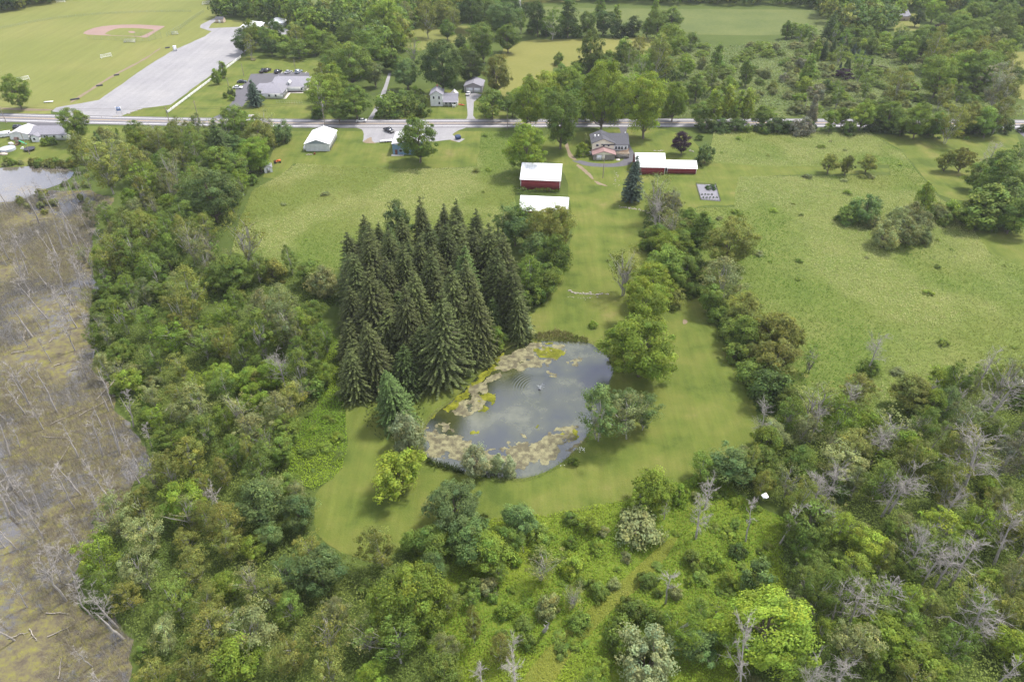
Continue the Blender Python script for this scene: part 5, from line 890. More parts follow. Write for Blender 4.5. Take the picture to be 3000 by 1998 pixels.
bleacher('metal bleacher behind the third-base fence', 378, 126, 0); bleacher('small metal bleacher behind the first-base fence', 514, 103, .5, 4)
t = thing('portable_toilet', 'grey portable toilet at the edge of the gravel lot', 'portable toilet', at(514, 150), .2); slab(t, 'body', mat('grey_plastic', (.45, .46, .5), .6), (-.8, .8, -.8, .8, 0, 2.5)); slab(t, 'roof', M_trim, (-.85, .85, -.85, .85, 2.5, 2.75)); slab(t, 'door', M_trim, (-.5, .5, -.86, -.8, .1, 2.1))
for k, (x, y, l) in enumerate(((220, 293, 4), (292, 253, 3), (342, 222, 2.5), (491, 142, 2.5))):
    t = thing('culvert', ['long dark culvert pipe in the field ditch by the lot entrance', 'dark culvert pipe beside the pale dirt strip', 'dark culvert pipe highest along the field ditch', 'dark culvert pipe near the portable toilet'][k], 'pipe', at(x, y), .5); tubes('pipe', [[(-l / 2, 0, .25), (l / 2, 0, .25)]], .45, M_black, t, 8)
t = thing('park_sign', 'blue sign on two white posts at the gravel lot entrance', 'sign', at(350, 331), .25)
for x in (-1, 1): slab(t, 'post', M_trim, (x - .12, x + .12, -.08, .08, 0, 2.8))
o = slab(t, 'panel', mat('sign_blue', (.12, .2, .4), .5), (-.9, .9, -.1, -.02, .9, 2.6)); slab(o, 'panel_stripe', M_trim, (-.7, .7, -.12, -.1, 1.9, 2.2))
o = link('picnic_table', MB().box(-1.2, 1.2, -.4, .4, .7, .78).box(-1.2, 1.2, -.9, -.6, .4, .46).box(-1.2, 1.2, .6, .9, .4, .46).box(-.9, -.8, -.8, .8, 0, .7).box(.8, .9, -.8, .8, 0, .7).mesh('picnic_table', M_wframe, colour=False), None, at(742, 178)); tag(o, 'grey picnic table on the clinic lawn by the trees', 'table')
t = thing('raised_planter', 'square white raised planter frame on the clinic lawn', 'planter', at(738, 341), .05); slab(t, 'frame', M_trim, (-1.5, 1.5, -1, -.8, 0, .4), (-1.5, 1.5, .8, 1, 0, .4), (-1.5, -1.3, -.8, .8, 0, .4), (1.3, 1.5, -.8, .8, 0, .4)); slab(t, 'soil', g_dirt, (-1.3, 1.3, -.8, .8, 0, .25))
o = link('lawn_bench', MB().box(-2, 2, -.5, .5, .3, .5).box(-1.6, -1.4, -.4, .4, 0, .3).box(1.4, 1.6, -.4, .4, 0, .3).mesh('lawn_bench', M_trim, colour=False), None, at(143, 301)); o.rotation_euler.z = .25; tag(o, 'long white bench on the sports field near the road', 'bench')
t = thing('dog_fence', 'low grey wire fence round the clinic front lawn', 'fence', at(812, 304))
for k in range(11): tubes('post', [[(k * 1.2, -k * .05, 0), (k * 1.2, -k * .05, 1.3)]], .04, M_steel, t)
tubes('rail', [[(0, 0, 1.25), (12, -.5, 1.25)], [(0, 0, .5), (12, -.5, .5)]], .025, M_steel, t)
# dumpster, trailer, garden
t = thing('dumpster', 'dark blue dumpster on the apron by the lawn', 'dumpster', (-22.8, 287.6, .05), .5); b = MB(); b.prism([(-1, -.8, .15), (-1, .8, .15), (-1, .9, 1.5), (-1, -.9, 1.2)], (2, 0, 0)); put(t, 'bin', b, mat('dumpster_blue', (.012, .035, .1), .5)); put(t, 'lid', MB().prism([(-1.05, -.95, 1.22), (1.05, -.95, 1.22), (1.05, .95, 1.53), (-1.05, .95, 1.53)], (0, 0, .07)), mat('lid_blue', (.01, .03, .09), .5))
t = thing('flatbed_trailer', 'white sloping ramp trailer beside the blue building', 'trailer', at(1132, 416), .22); slab(t, 'bed', M_trim, (-2.6, 2.6, -.9, .9, .5, .62)); [slab(t, 'wheel', M_tyre, (x, x + .6, y, y + .2, 0, .6)) for x in (-.8, .3) for y in (-1.1, .9)]
t = thing('vegetable_garden', 'fenced vegetable bed with pale ground sheet behind the barns', 'garden', (0, 0, 0)); GP = [(68.4, 242.8), (75.5, 242.0), (74.0, 228.2), (67.3, 229.6)]
b = MB(); b.poly([(*p, .09) for p in GP[::-1]]); put(t, 'ground_sheet', b, seammat('pale_fabric', (.17, .165, .19), .8, .8, .8, 1))
b = MB()
for a, c in zip(GP, GP[1:] + GP[:1]): b.tube([(*a, .55), (*c, .55)], .05, 3); b.tube([(*a, .25), (*c, .25)], .05, 3)
put(t, 'fence_rail', b, mat('green_wire', (.04, .07, .03), .7))
for a, c in zip(GP, GP[1:] + GP[:1]):
    for u in np.arange(0, 1, .14): x = a[0] + (c[0] - a[0]) * u; y = a[1] + (c[1] - a[1]) * u; tubes('post', [[(x, y, 0), (x, y, .8)]], .05, M_wframe, t)
r = R_(900); b, c = crown(r, 4.6, 1.2, .05, 60, 40, .14, 'mound', .12, .5); o = link('bean_plants', b.mesh('bean_plants', LEAF), t, (73, 239, 0)); o.color = (.06, .11, .03, 1)
for k in range(9): b, c = crown(R_(910 + k), .8, .5, .02, 8, 16, .1, 'mound', .2); o = link('seedling', b.mesh('seedling', LEAF), t, (68.5 + (k % 5) * 1.2, 231 + (k // 5) * 2.4, .09)); o.color = (.06, .1, .04, 1)
# ranch house yard
t = thing('trampoline', 'round dark trampoline on the ranch house lawn', 'trampoline', at(88, 441)); b = MB(); b.tube([(2.1 * math.cos(a), 2.1 * math.sin(a), .8) for a in np.linspace(0, 6.283, 17)], .12, 4); put(t, 'rim', b, M_black); b = MB(); b.poly([(2.05 * math.cos(a), 2.05 * math.sin(a), .82) for a in np.linspace(0, 6.283, 16, False)]); put(t, 'mat', b, mat('trampoline_mat', (.04, .04, .055), .8))
for a in np.linspace(0, 6.283, 6, False): tubes('leg', [[(2 * math.cos(a), 2 * math.sin(a), 0), (2 * math.cos(a), 2 * math.sin(a), .8)]], .04, M_steel, t)
t = thing('above_ground_pool', 'covered round swimming pool with grey cover beside the yard clutter', 'pool', at(24, 440)); b = MB(); b.tube([(0, 0, 0), (0, 0, .9)], 2.9, 20); put(t, 'wall', b, mat('pool_wall', (.4, .42, .47), .6)); b = MB(); b.poly([(2.88 * math.cos(a), 2.88 * math.sin(a), .86) for a in np.linspace(0, 6.283, 20, False)]); put(t, 'cover', b, mat('pool_cover', (.34, .38, .39), .5, var=.2))
t = thing('play_slide', 'green plastic slide on a wooden play frame', 'slide', at(60, 424)); b = MB(); b.prism([(0, -.3, 1.7), (0, .3, 1.7), (2.6, .3, .2), (2.6, -.3, .2)], (0, 0, .08)); put(t, 'chute', b, mat('slide_green', (.02, .3, .15), .4)); slab(t, 'frame', M_wframe, (-1.3, 0, -.7, -.6, 0, 2.6), (-1.3, 0, .6, .7, 0, 2.6), (-1.3, 0, -.6, .6, 1.5, 1.6)); put(t, 'roof', groof(MB(), -1.3, 0, -.7, .7, 2.6, 3.1, 'x', .1, .05), M_dtrim)
clut = [('stacked pale boards beside the covered pool', 'boards', 8, 455, 2.2, .5, (.5, .42, .36)), ('white sheeted heap in the ranch house yard', 'heap', 30, 425, 1.6, .8, (.65, .62, .6)), ('grey plastic heap in the ranch house yard', 'heap', 12, 448, 1.4, .6, (.4, .38, .42)), ('brown pallet pile next to the play frame', 'pallet pile', 48, 428, 1.2, .7, (.28, .18, .12)), ('white cooler box beside the trampoline', 'box', 66, 437, .9, .7, (.7, .7, .72))]
for lab, cat, x, y, s_, h_, c in clut:
    t = thing(cat.replace(' ', '_'), lab, cat, at(x, y), random.random()); m_ = mat('clutter', c, .8, var=.25)
    for k in range(4): a = random.random() * 3; cc, ss = math.cos(a) * s_ * .35, math.sin(a) * s_ * .35; slab(t, 'piece', m_, (cc - s_ * .45, cc + s_ * .45, ss - s_ * .3, ss + s_ * .3, h_ * k / 4 + .002 * k, h_ * (k + 1) / 4))
t = thing('orange_tractor', 'small orange tractor beside the leaning shed', 'tractor', at(812, 478), .4); slab(t, 'hood', mat('orange_paint', (.55, .12, .02), .4), (0, 1.5, -.35, .35, .5, 1.2), (-.9, 0, -.5, .5, .5, .9)); slab(t, 'seat', M_black, (-.7, -.3, -.25, .25, .9, 1.3))
for x, rr in ((-.7, .5), (1.2, .32)):
    for y in (-.6, .6): tubes('wheel', [[(x, y - .12, rr), (x, y + .12, rr)]], rr, M_tyre, t, 10)
t = thing('kayak', 'orange kayak leaning beside the white house wing', 'kayak', (-23.8, 330.5, .3), -.4); b = MB(); b.tube([(-1.9, 0, .1), (-1, 0, 0), (0, 0, 0), (1, 0, 0), (1.9, 0, .1)], [.03, .32, .38, .32, .03], 8); put(t, 'hull', b, mat('kayak_orange', (.6, .13, .06), .4)); slab(t, 'cockpit', M_black, (-.4, .4, -.2, .2, .3, .4))
t = thing('scrap_heap', 'rusty scrap and pale stones in front of the metal garage', 'scrap', at(910, 454)); rock = mat('pale_stone', (.27, .245, .21), .9, var=.3); rust = mat('rust', (.2, .07, .03), .9, var=.3)
def rockmesh(seed, s=1.0):
    r = R_(seed); v = []; f = []; n = 6
    for i, (z, rr) in enumerate(((0, .75), (.35, 1), (.75, .7))): v += [(rr * math.cos(6.283 * k / n) * (.8 + .4 * r.random()), rr * math.sin(6.283 * k / n) * (.8 + .4 * r.random()), z * (.85 + .3 * r.random())) for k in range(n)]
    f = [(i * n + k, i * n + (k + 1) % n, (i + 1) * n + (k + 1) % n, (i + 1) * n + k) for i in range(2) for k in range(n)]
    b = MB(); b.add(np.array(v) * s, f); b.add(np.array(v[2 * n:]) * s, [tuple(range(n))]); return b.mesh('stone', rock, colour=False)
ROCK = [rockmesh(k) for k in range(6)]
def stones(root, pts, smin, smax, spread, per, seed):
    r = R_(seed); P = [at(*p) for p in pts]
    for a, c in zip(P, P[1:]):
        n = max(1, int((c - a).length * per))
        for k in range(n):
            q = a.lerp(c, (k + r.random()) / n); o = link('stone', ROCK[int(r.integers(6))], root, (q.x + r.normal(0, spread), q.y + r.normal(0, spread), -.05)); s = smin + (smax - smin) * r.random() ** 2; o.scale = (s, s * (.7 + .5 * r.random()), s * .8); o.rotation_euler.z = r.random() * 6
for k in range(7): o = link('stone', ROCK[k % 6], t, (-1.5 + k * .35, random.random() - .5, 0)); o.scale = (.3, .3, .3)
tubes('rusty_wheel', [[(1.6, 0, .4), (1.6, .3, .4)]], .45, rust, t, 10)
t = thing('stone_wall', 'tumbled row of pale fieldstones across the mown strip', 'stone row'); stones(t, [(1663, 851), (1680, 858), (1720, 862), (1760, 862), (1785, 862)], .18, .48, .28, 4.2, 1); stones(t, [(1664, 866), (1678, 872), (1720, 874), (1750, 868)], .12, .3, .3, 2.2, 2)
t = thing('stone_wall', 'dark fieldstone row at the end of the lawn below the spruce', 'stone row'); stones(t, [(1815, 608), (1850, 611), (1880, 618), (1905, 626)], .25, .5, .35, 3, 3)
t = thing('stone_wall', 'stone edging beside the purple-leaved maple', 'stone row'); stones(t, [(1915, 443), (1945, 442)], .3, .5, .2, 2, 4); stones(t, [(2018, 442), (2035, 445)], .3, .6, .4, 2.5, 5)
t = thing('rubble_strip', 'pale broken rubble along the gravel lot edge', 'rubble'); stones(t, [(312, 344), (345, 341), (372, 334), (395, 324), (412, 321)], .2, .55, .9, 2.4, 6)
t = thing('stone_wall', 'scattered pale stones on the lawn beside the yard pole', 'stone row'); stones(t, [(1800, 498), (1806, 515), (1805, 530), (1810, 548)], .15, .35, .7, 1.4, 7)
# pond fountain, board in the dead tree
t = thing('pond_fountain', 'small white fountain jet in the middle of the pond', 'fountain', at(*px('d2', 1368, 570))); M_spray = mat('water_spray', (.8, .82, .86), .3)
b = MB(); r = R_(77)
for k in range(16):
    a = r.random() * 6.283; e = 1.0 + .35 * r.random(); v0 = 4.0 + 1.6 * r.random(); ts = np.linspace(0, .75 * 2 * v0 * math.sin(e) / 9.8, 7); p = np.stack([np.cos(a) * v0 * math.cos(e) * ts * .7, np.sin(a) * v0 * math.cos(e) * ts * .7, .15 + v0 * math.sin(e) * ts - 4.9 * ts ** 2], 1); b.tube(p, .013, 3)
put(t, 'spray', b, M_spray); b = MB(); b.tube([(0, 0, .05), (0, 0, .22)], [.4, .3], 10, cap=True); put(t, 'float', b, M_black)
p = at(*px('d6', 566, 122), 9.0); o = link('white_board', MB().box(-.55, .55, -.4, .4, 0, .1).box(-.2, .45, -.6, -.4, .02, .08).mesh('white_board', M_trim, colour=False), None, p); o.rotation_euler = (.25, -.15, .4); tag(o, 'flat white board caught in the slim dead tree', 'board')
# fallen trunks in the swamp
def log(label, c, x0, y0, x1, y1, r_=.12):
    a = at(*px(c, x0, y0)); e = at(*px(c, x1, y1)); d = e - a; t = thing('fallen_log', label, 'log', a, math.atan2(d.y, d.x), 'fallen logs lying in the swamp'); L = d.length; r = R_(int(x0 * 7 + y0)); b = MB(); b.tube(wander(r, (0, 0, .22), (L, 0, .3), 6, .12), np.linspace(r_, r_ * .4, 6), 6, cap=True); put(t, 'trunk', b, LOGM)
    b = MB()
    for k in range(5): x = L * (.35 + .6 * r.random()); q = np.array([x, 0, .25]); b.tube([q, q + np.array([.5, r.normal(0, .7), .3 + .5 * r.random()])], [.05, .015], 4)
    put(t, 'branch_stub', b, LOGM)
LOGM = mat('bleached_log', (.27, .24, .205), .9, var=.3)
for q in [('d1', 365, 1150, 478, 962), ('d1', 300, 897, 492, 912), ('d1', 665, 645, 822, 478), ('d1', 350, 812, 590, 700), ('d1', 545, 755, 800, 615), ('d1', 720, 445, 960, 470), ('d1', 570, 100, 602, 165), ('d1', 985, 842, 1235, 828), ('d1', 1140, 720, 1190, 678), ('d1', 1175, 778, 1215, 655), ('d1', 80, 322, 240, 298), ('d1', 165, 235, 185, 140), ('d1', 340, 245, 385, 212), ('d1', 490, 440, 600, 410), ('d1', 375, 410, 480, 375),
          ('d4', 710, 80, 825, 215), ('d4', 320, 935, 480, 940), ('d4', 330, 1100, 500, 1020), ('d4', 60, 1110, 200, 1070), ('d4', 640, 355, 700, 330), ('d4', 205, 1045, 260, 1130), ('c4', 230, 580, 460, 560), ('c4', 490, 1100, 494, 1220), ('d4', 430, 480, 570, 600), ('d4', 405, 1390, 430, 1250), ('c4', 160, 1400, 185, 1320)]: log('bleached fallen log lying across the swamp', *q)
# ------------------------------------------------------------------ ground cover nobody could count
def scatter(P, dens, seed, excl=()):
    rng = R_(seed); A = np.array([(p[0], p[1]) for p in P]); lo, hi = A.min(0), A.max(0); n = int((hi - lo).prod() * dens); xy = lo + (hi - lo) * rng.random((n, 2)); k = inside(P, xy[:, 0], xy[:, 1])
    for e in excl: k &= ~inside(e, xy[:, 0], xy[:, 1])
    # only what could be in view
    return xy[k], rng
def blades(name, P, dens, hgt, wid, cols, label, cat, seed, sc=.03, excl=(), thr=(.4, .6), lean=.35):
    """upright tufts: two crossed narrow triangles each; colour goes with patches of the plants themselves"""
    xy, rng = scatter(P, dens, seed, excl); n = len(xy); t = np.clip((fnoise(xy[:, 0], xy[:, 1], sc, seed, 4) - thr[0]) / (thr[1] - thr[0]), 0, 1); pick = rng.random(n) < t
    h = hgt * (.6 + .8 * rng.random(n)); a = rng.random(n) * 6.283; ln = rng.normal(0, lean, (n, 2)) * h[:, None]; c = np.where(pick[:, None], np.array(cols[1]), np.array(cols[0])) * (.75 + .5 * rng.random((n, 1)))
    z = np.full(n, .02); b = MB()
    for k in range(2):
        u = np.stack([np.cos(a + k * 1.57), np.sin(a + k * 1.57)], 1) * wid * (.7 + .6 * rng.random((n, 1)))
        v = np.stack([np.column_stack([xy - u, z]), np.column_stack([xy + u, z]), np.column_stack([xy + u * .7 + ln, z + h]), np.column_stack([xy - u * .7 + ln, z + h * .85])], 1).reshape(-1, 3); b.add(v, np.arange(4 * n).reshape(n, 4), np.repeat(c, 4, 0))
    o = link(name, b.mesh(name, BLADE)); tag(o, label, cat, kind='stuff'); o.color = (1, 1, 1, 1); return o
def brush(name, P, dens, hgt, cols, label, seed, excl=(), lo=.46):
    xy, rng = scatter(P, dens, seed, excl); k = fnoise(xy[:, 0], xy[:, 1], .05, seed, 4) > lo + rng.normal(0, .04, len(xy)); xy = xy[k]; n = len(xy); b = MB()
    e = np.column_stack([rng.normal(0, .4, (n, 2)), hgt * (.6 + .8 * rng.random(n))]); p = np.column_stack([xy, np.full(n, .02)]); a = rng.random(n) * 6.283; u = np.column_stack([np.cos(a), np.sin(a), np.zeros(n)]) * .022
    c = np.array(cols[0]) + (np.array(cols[1]) - np.array(cols[0])) * rng.random((n, 1)); v = np.stack([p - u, p + u, p + e + u * .3, p + e - u * .3], 1).reshape(-1, 3); b.add(v, np.arange(4 * n).reshape(n, 4), np.repeat(c, 4, 0)); o = link(name, b.mesh(name, BLADE)); tag(o, label, 'brush', kind='stuff'); o.color = (1, 1, 1, 1)
def weeds(name, P, dens, hmax, size, col, label, seed, sc=.22, excl=(), col2=None, cat='undergrowth'):
    """leafy ground cover in low mounds"""
    xy, rng = scatter(P, dens, seed, excl); n = len(xy); m = np.clip((fnoise(xy[:, 0], xy[:, 1], sc, seed, 3) - .3) * 2, 0, 1); z = .05 + hmax * m * (.55 + .45 * rng.random(n)); e = .3
    gx = (fnoise(xy[:, 0] + e, xy[:, 1], sc, seed, 3) - fnoise(xy[:, 0] - e, xy[:, 1], sc, seed, 3)) / (2 * e) * 2 * hmax; gy = (fnoise(xy[:, 0], xy[:, 1] + e, sc, seed, 3) - fnoise(xy[:, 0], xy[:, 1] - e, sc, seed, 3)) / (2 * e) * 2 * hmax
    nn = np.stack([-gx, -gy, np.ones(n)], 1) + rng.normal(0, .5, (n, 3)); t = np.clip((fnoise(xy[:, 0], xy[:, 1], .06, seed + 4, 3) - .35) * 3.3, 0, 1)[:, None]; c = np.array(col) * (1 - t) + np.array(col2 or col) * t; c = c * (.78 + .44 * rng.random((n, 1)))
    b = MB(); b.leaves(np.column_stack([xy, z]), nn, size * (.7 + .6 * rng.random(n)), rng, c); o = link(name, b.mesh(name, LEAF)); tag(o, label, cat, kind='stuff'); o.color = (1, 1, 1, 1)

def tallgrass(name, P, dens, hgt, size, cols, label, seed, sc=.03, thr=(.4, .6), excl=()):
    """bent-over grass heads: narrow faces lying at blade height, pale where the grass has seeded"""
    xy, rng = scatter(P, dens, seed, excl); n = len(xy); t = np.clip((fnoise(xy[:, 0], xy[:, 1], sc, seed, 5) - thr[0]) / (thr[1] - thr[0]), 0, 1); pick = rng.random(n) < t * .75
    m = fnoise(xy[:, 0], xy[:, 1], .35, seed + 2, 3); g = np.clip((fnoise(xy[:, 0], xy[:, 1], .022, seed + 7, 4) - .41) * 5.5, 0, 1)[:, None]; z = .05 + hgt * (.3 + .9 * m) * (.7 + .3 * rng.random(n))
    a_ = (t * (.25 + .7 * rng.random(n)))[:, None]; c = (np.array(cols[1]) * a_ + (np.array(cols[0]) * (1 - g) + np.array(cols[2]) * g) * (1 - a_)) * (.88 + .24 * rng.random((n, 1))) * (.88 + .24 * m[:, None])
    nn = rng.normal(0, .55, (n, 3)) + np.array([0, -.25, 1]); b = MB(); b.leaves(np.column_stack([xy, z]), nn, size * (.6 + .8 * rng.random(n)), rng, c, .38); o = link(name, b.mesh(name, BLADE)); tag(o, label, 'grass', kind='stuff'); o.color = (1, 1, 1, 1)

for k in range(7): # parking bay lines behind the clinic
    a, c = at(810 + k * 14, 216), at(815 + k * 14, 211); ribbon('bay_line', [np.array(a[:2]), np.array(c[:2])], -.08, .08, .07, m_white, 'structure')
CLEAR = G([(1190, 1600), (1290, 1545), (1420, 1520), (1620, 1505), (1790, 1475), (1900, 1445), (2060, 1390), (2120, 1370), (2160, 1450), (2300, 1520), (2290, 1600), (2310, 1750), (2230, 1900), (2150, 2060), (1320, 2060), (1230, 1860), (1260, 1720)])
TRAIL = G([px('d5', x, y) for x, y in [(2330, 400), (2240, 560), (2060, 760), (1880, 900), (1720, 1080), (1560, 1250), (1450, 1450), (1220, 1450), (1330, 1280), (1520, 1080), (1720, 900), (1900, 740), (2100, 560), (2260, 420)]])
TRAILW = G([px('d5', x, y) for x, y in [(2400, 380), (2280, 640), (2140, 800), (1960, 960), (1800, 1130), (1660, 1280), (1540, 1450), (1100, 1450), (1260, 1240), (1450, 1030), (1650, 840), (1850, 680), (2040, 500), (2240, 380)]])
GAP = G([(940, 930), (990, 1000), (1004, 1150), (1016, 1240), (1018, 1310), (1005, 1370), (975, 1402), (922, 1440), (845, 1400), (850, 1270), (930, 1190), (925, 1080), (890, 950)])
sheet('grass_trail', TRAIL, .03, groundmat('trail_grass', [(.3, (.1, .13, .018)), (.7, (.15, .165, .028))], [(.3, (.085, .115, .016)), (.7, (.16, .17, .034))], .1, 1.2, .5), .8, 1, 71)
sheet('weedy_clearing', CLEAR, .02, groundmat('clearing_ground', [(.3, (.09, .13, .016)), (.7, (.15, .18, .022))], [(.3, (.07, .11, .014)), (.7, (.15, .175, .024))], .08, 1, .5), 1, 0, 72)
weeds('undergrowth', CLEAR, 20, 1.0, .16, (.14, .225, .022), 'bright yellow-green weeds filling the clearing', 80, .3, (TRAIL,), (.22, .285, .024))
tallgrass('trail_grass', TRAIL, 40, .3, .12, [(.17, .2, .026), (.24, .24, .06), (.21, .215, .036)], 'short trodden grass of the trail through the clearing', 89, .1, (.5, .7))
weeds('undergrowth', GAP, 26, 1.0, .15, (.14, .235, .02), 'vivid green weeds beside the mown path by the grove', 81, .3, (), (.21, .29, .022))
weeds('undergrowth', WOODL, 11, 2.2, .2, (.12, .175, .04), 'leafy undergrowth in the wood beside the swamp', 82, .13, (GAP,), (.17, .21, .05))
weeds('undergrowth', WOODR, 12, 2.2, .2, (.12, .175, .04), 'leafy undergrowth in the near wood', 83, .13, (), (.17, .215, .05))
weeds('undergrowth', G([(1890, 600), (2010, 620), (2050, 740), (2110, 860), (2190, 1000), (2290, 1170), (2240, 1270), (2205, 1180), (2100, 960), (2030, 840), (2010, 775), (1905, 780), (1880, 700)]), 6, 1.8, .3, (.06, .1, .024), 'rank growth along the foot of the hedge', 84, .16, (), (.09, .14, .03))
weeds('undergrowth', G([(640, 780), (900, 800), (1010, 840), (1000, 900), (700, 890), (560, 890)]), 5, 1.3, .28, (.09, .14, .024), 'low thicket behind the spruce grove', 85, .2, (), (.13, .17, .03))
weeds('undergrowth', G([(1500, 555), (1560, 562), (1640, 560), (1640, 572), (1505, 572)]), 9, 2.4, .26, (.06, .11, .025), 'tangle of vines against the tall red barn', 86, .3, (), (.11, .16, .03))
weeds('undergrowth', SCRUB, 1.8, 1.2, .42, (.16, .22, .075), 'rank green growth covering the scrubland', 87, .1, (), (.23, .28, .11))
weeds('undergrowth', G([(1080, 1160), (1180, 1130), (1250, 1170), (1230, 1260), (1120, 1290), (1060, 1250)]), 3, .3, .2, (.05, .07, .02), 'thin growth under the front spruces', 88, .3)
# meadow grasses with pale seed heads
tallgrass('meadow_grass', MEAD1, 14, .5, .17, [(.105, .172, .022), (.42, .4, .19), (.178, .2, .045)], 'tall flowering meadow grass behind the metal garage', 90, .035, (.44, .57))
tallgrass('meadow_grass', MEAD2, 10, .5, .2, [(.1, .172, .019), (.4, .385, .175), (.17, .198, .038)], 'tall flowering grass of the open meadow', 91, .028, (.46, .58))
# swamp: grey brush, sedge islands, reeds at the pond
brush('swamp_brush', SWAMP, 14, 1.5, [(.2, .175, .145), (.32, .295, .27)], 'haze of bare grey twigs standing in the swamp', 92, (G([(-60, 490), (225, 490), (225, 520), (190, 545), (120, 570), (-60, 620)]),))
EDGE = G([(270, 860), (330, 940), (400, 1060), (480, 1180), (460, 1230), (420, 1210), (380, 1120), (300, 1060), (262, 960)])
blades('sedge', EDGE, 22, .5, .05, [(.06, .13, .01), (.11, .18, .015)], 'vivid green sedge along the swamp edge', 'sedge', 93, .1, (), (.3, .7))
blades('sedge', G([px('d4', x, y) for x, y in [(560, 850), (760, 900), (800, 960), (700, 1000), (560, 900)]] + [px('d4', 540, 800)]), 22, .5, .05, [(.05, .12, .01), (.1, .17, .015)], 'vivid green sedge patch on the swamp point', 'sedge', 94, .1, (), (.3, .7))
blades('sedge', G([px('d4', x, y) for x, y in [(640, 420), (740, 330), (860, 270), (870, 330), (760, 420), (680, 470)]]), 22, .5, .05, [(.06, .13, .01), (.11, .18, .015)], 'green sedge bank under the birches by the swamp', 'sedge', 95, .1, (), (.3, .7))
RING = [p * 1.0 for p in POND]; cx = np.mean([p[0] for p in POND]); cyy = np.mean([p[1] for p in POND])
OUT = [np.array([cx, cyy]) + (np.array(p) - np.array([cx, cyy])) * 1.045 for p in POND]; INN = [np.array([cx, cyy]) + (np.array(p) - np.array([cx, cyy])) * .985 for p in POND]
tallgrass('reeds', OUT, 30, .5, .12, [(.11, .16, .03), (.26, .25, .11), (.16, .19, .04)], 'reeds and rough grass fringing the pond', 96, .1, (.4, .6), (INN,))
blades('reeds', G([px('d2', x, y) for x, y in [(580, 1050), (700, 1090), (840, 1130), (860, 1160), (740, 1130), (590, 1080)]]), 30, 1.1, .06, [(.07, .1, .025), (.12, .15, .05)], 'tall dark reeds at the near pond corner', 'reeds', 97, .12)
blades('reeds', G([px('d2', x, y) for x, y in [(1250, 200), (1500, 160), (1700, 220), (1700, 250), (1450, 235), (1280, 235)]]), 16, .7, .06, [(.1, .14, .03), (.22, .2, .09)], 'rough reeds at the head of the pond', 'reeds', 98, .12)
r = R_(99); xy, _ = scatter(G([px('d2', x, y) for x, y in [(1630, 970), (1690, 980), (1680, 1010), (1630, 1010)]]), 14, 99); xy2, _ = scatter(G([px('d2', x, y) for x, y in [(1500, 1090), (1540, 1080), (1545, 1100), (1510, 1115)]]), 10, 98); xy = np.vstack([xy, xy2]); n = len(xy)
b = MB(); b.leaves(np.column_stack([xy, .3 + .4 * r.random(n)]), r.normal(0, .5, (n, 3)) + np.array([0, 0, 1]), .13, r, np.full((n, 3), .75)); tag(link('white_flowers', b.mesh('white_flowers', BLADE)), 'patch of white flowers on the pond bank', 'flowers', kind='stuff')
# low weed clumps out in the meadows
NM['Q'] = ('weed_clump', 'weeds', 'low leafy weed clump'); PROTO['Q'] = PROTO['B']; AR['Q'] = .38; ZC['Q'] = .4
for P, pl, k, nn in ((MEAD2, 'out in the wide meadow', 501, 36), (MEAD1, 'out in the meadow behind the metal garage', 502, 14), (CLEAR, 'in the weedy clearing below the lawn', 503, 36), (GAP, 'among the vivid weeds by the mown path', 504, 12)): fill(P, pl, dict(Qg=1, Qb=3, Qe=3, Qo=1) if k < 503 else dict(Qb=2, Qg=2), (1.3, 3.6), .8, k, nn)
fill(CLEAR, 'in the weedy clearing below the lawn', dict(Bg=2, Bb=4, Be=1.5, Lg=1, Le=1, Lb=1.5, Wb=1, K_=1.2), (3, 6.5), .62, 505, 46, [TRAILW])
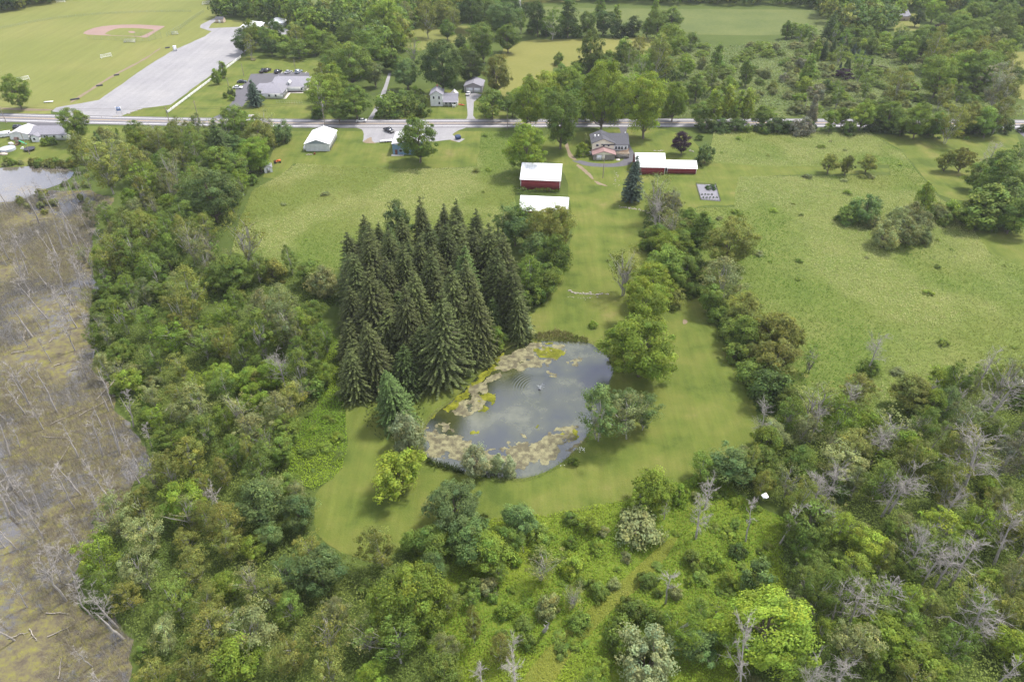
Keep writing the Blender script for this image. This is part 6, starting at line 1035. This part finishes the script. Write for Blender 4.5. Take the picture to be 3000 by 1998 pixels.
# the far wood: too far and too many to tell one tree from the next
def farwood(polys, seed, wr, label):
    rng = R_(seed); LOD = []; B_ = MB()
    for s in range(6): b, c = crown(R_(700 + s), 10, 12.5, 1, 42, 15, .62, ['egg', 'round'][s % 2], .15); LOD.append((b.v[0], b.c[0]))
    tl = ['g', 'd', 'b', 'o', 'g', 'u']
    for P in polys:
        A = np.array([(p[0], p[1]) for p in P]); lo, hi = A.min(0), A.max(0); XY = lo + (hi - lo) * rng.random((4000, 2)); XY = XY[inside(P, XY[:, 0], XY[:, 1])]; got = [q for q in PLACED if lo[0] - 20 < q[0] < hi[0] + 20 and lo[1] - 20 < q[1] < hi[1] + 20]
        for x, y in XY:
            wd = wr[0] + (wr[1] - wr[0]) * rng.random(); Q = np.array(got) if got else np.zeros((0, 3))
            if len(Q) and (np.hypot(Q[:, 0] - x, Q[:, 1] - y) < (Q[:, 2] + wd / 2) * .6).any(): continue
            got.append((x, y, wd / 2)); v, c = LOD[int(rng.integers(6))]; a = rng.random() * 6.28; s = wd / 10; R = np.array([[math.cos(a), -math.sin(a), 0], [math.sin(a), math.cos(a), 0], [0, 0, 1]])
            B_.add(v @ R.T * np.array([s, s, s * (.85 + .4 * rng.random())]) + np.array([x, y, 0]), np.arange(len(v)).reshape(-1, 4), c * np.array(TINT[tl[int(rng.integers(6))]]) * (.8 + .3 * rng.random()))
    o = link('far_woodland', B_.mesh('far_woodland', LEAF)); tag(o, label, 'woodland', kind='stuff'); o.color = (1, 1, 1, 1)
farwood(FARP, 30, (9, 15), 'far-off woodland beyond the pastures and the pavilion')

# ------------------------------------------------------------------ summer haze
hz = bpy.data.materials.new('summer_haze'); hz.use_nodes = True; t_ = hz.node_tree; t_.nodes.remove(t_.nodes['Principled BSDF']); pv = t_.nodes.new('ShaderNodeVolumePrincipled'); pv.inputs['Color'].default_value = (.86, .91, 1, 1); pv.inputs['Density'].default_value = .00009; pv.inputs['Anisotropy'].default_value = .2
t_.links.new(pv.outputs[0], t_.nodes['Material Output'].inputs['Volume']); b = MB(); b.box(-1200, 1200, -120, 1700, -1, 118); o = link('haze', b.mesh('haze', hz, colour=False)); o['kind'] = 'stuff'; o['label'] = 'pale summer haze over the whole valley'
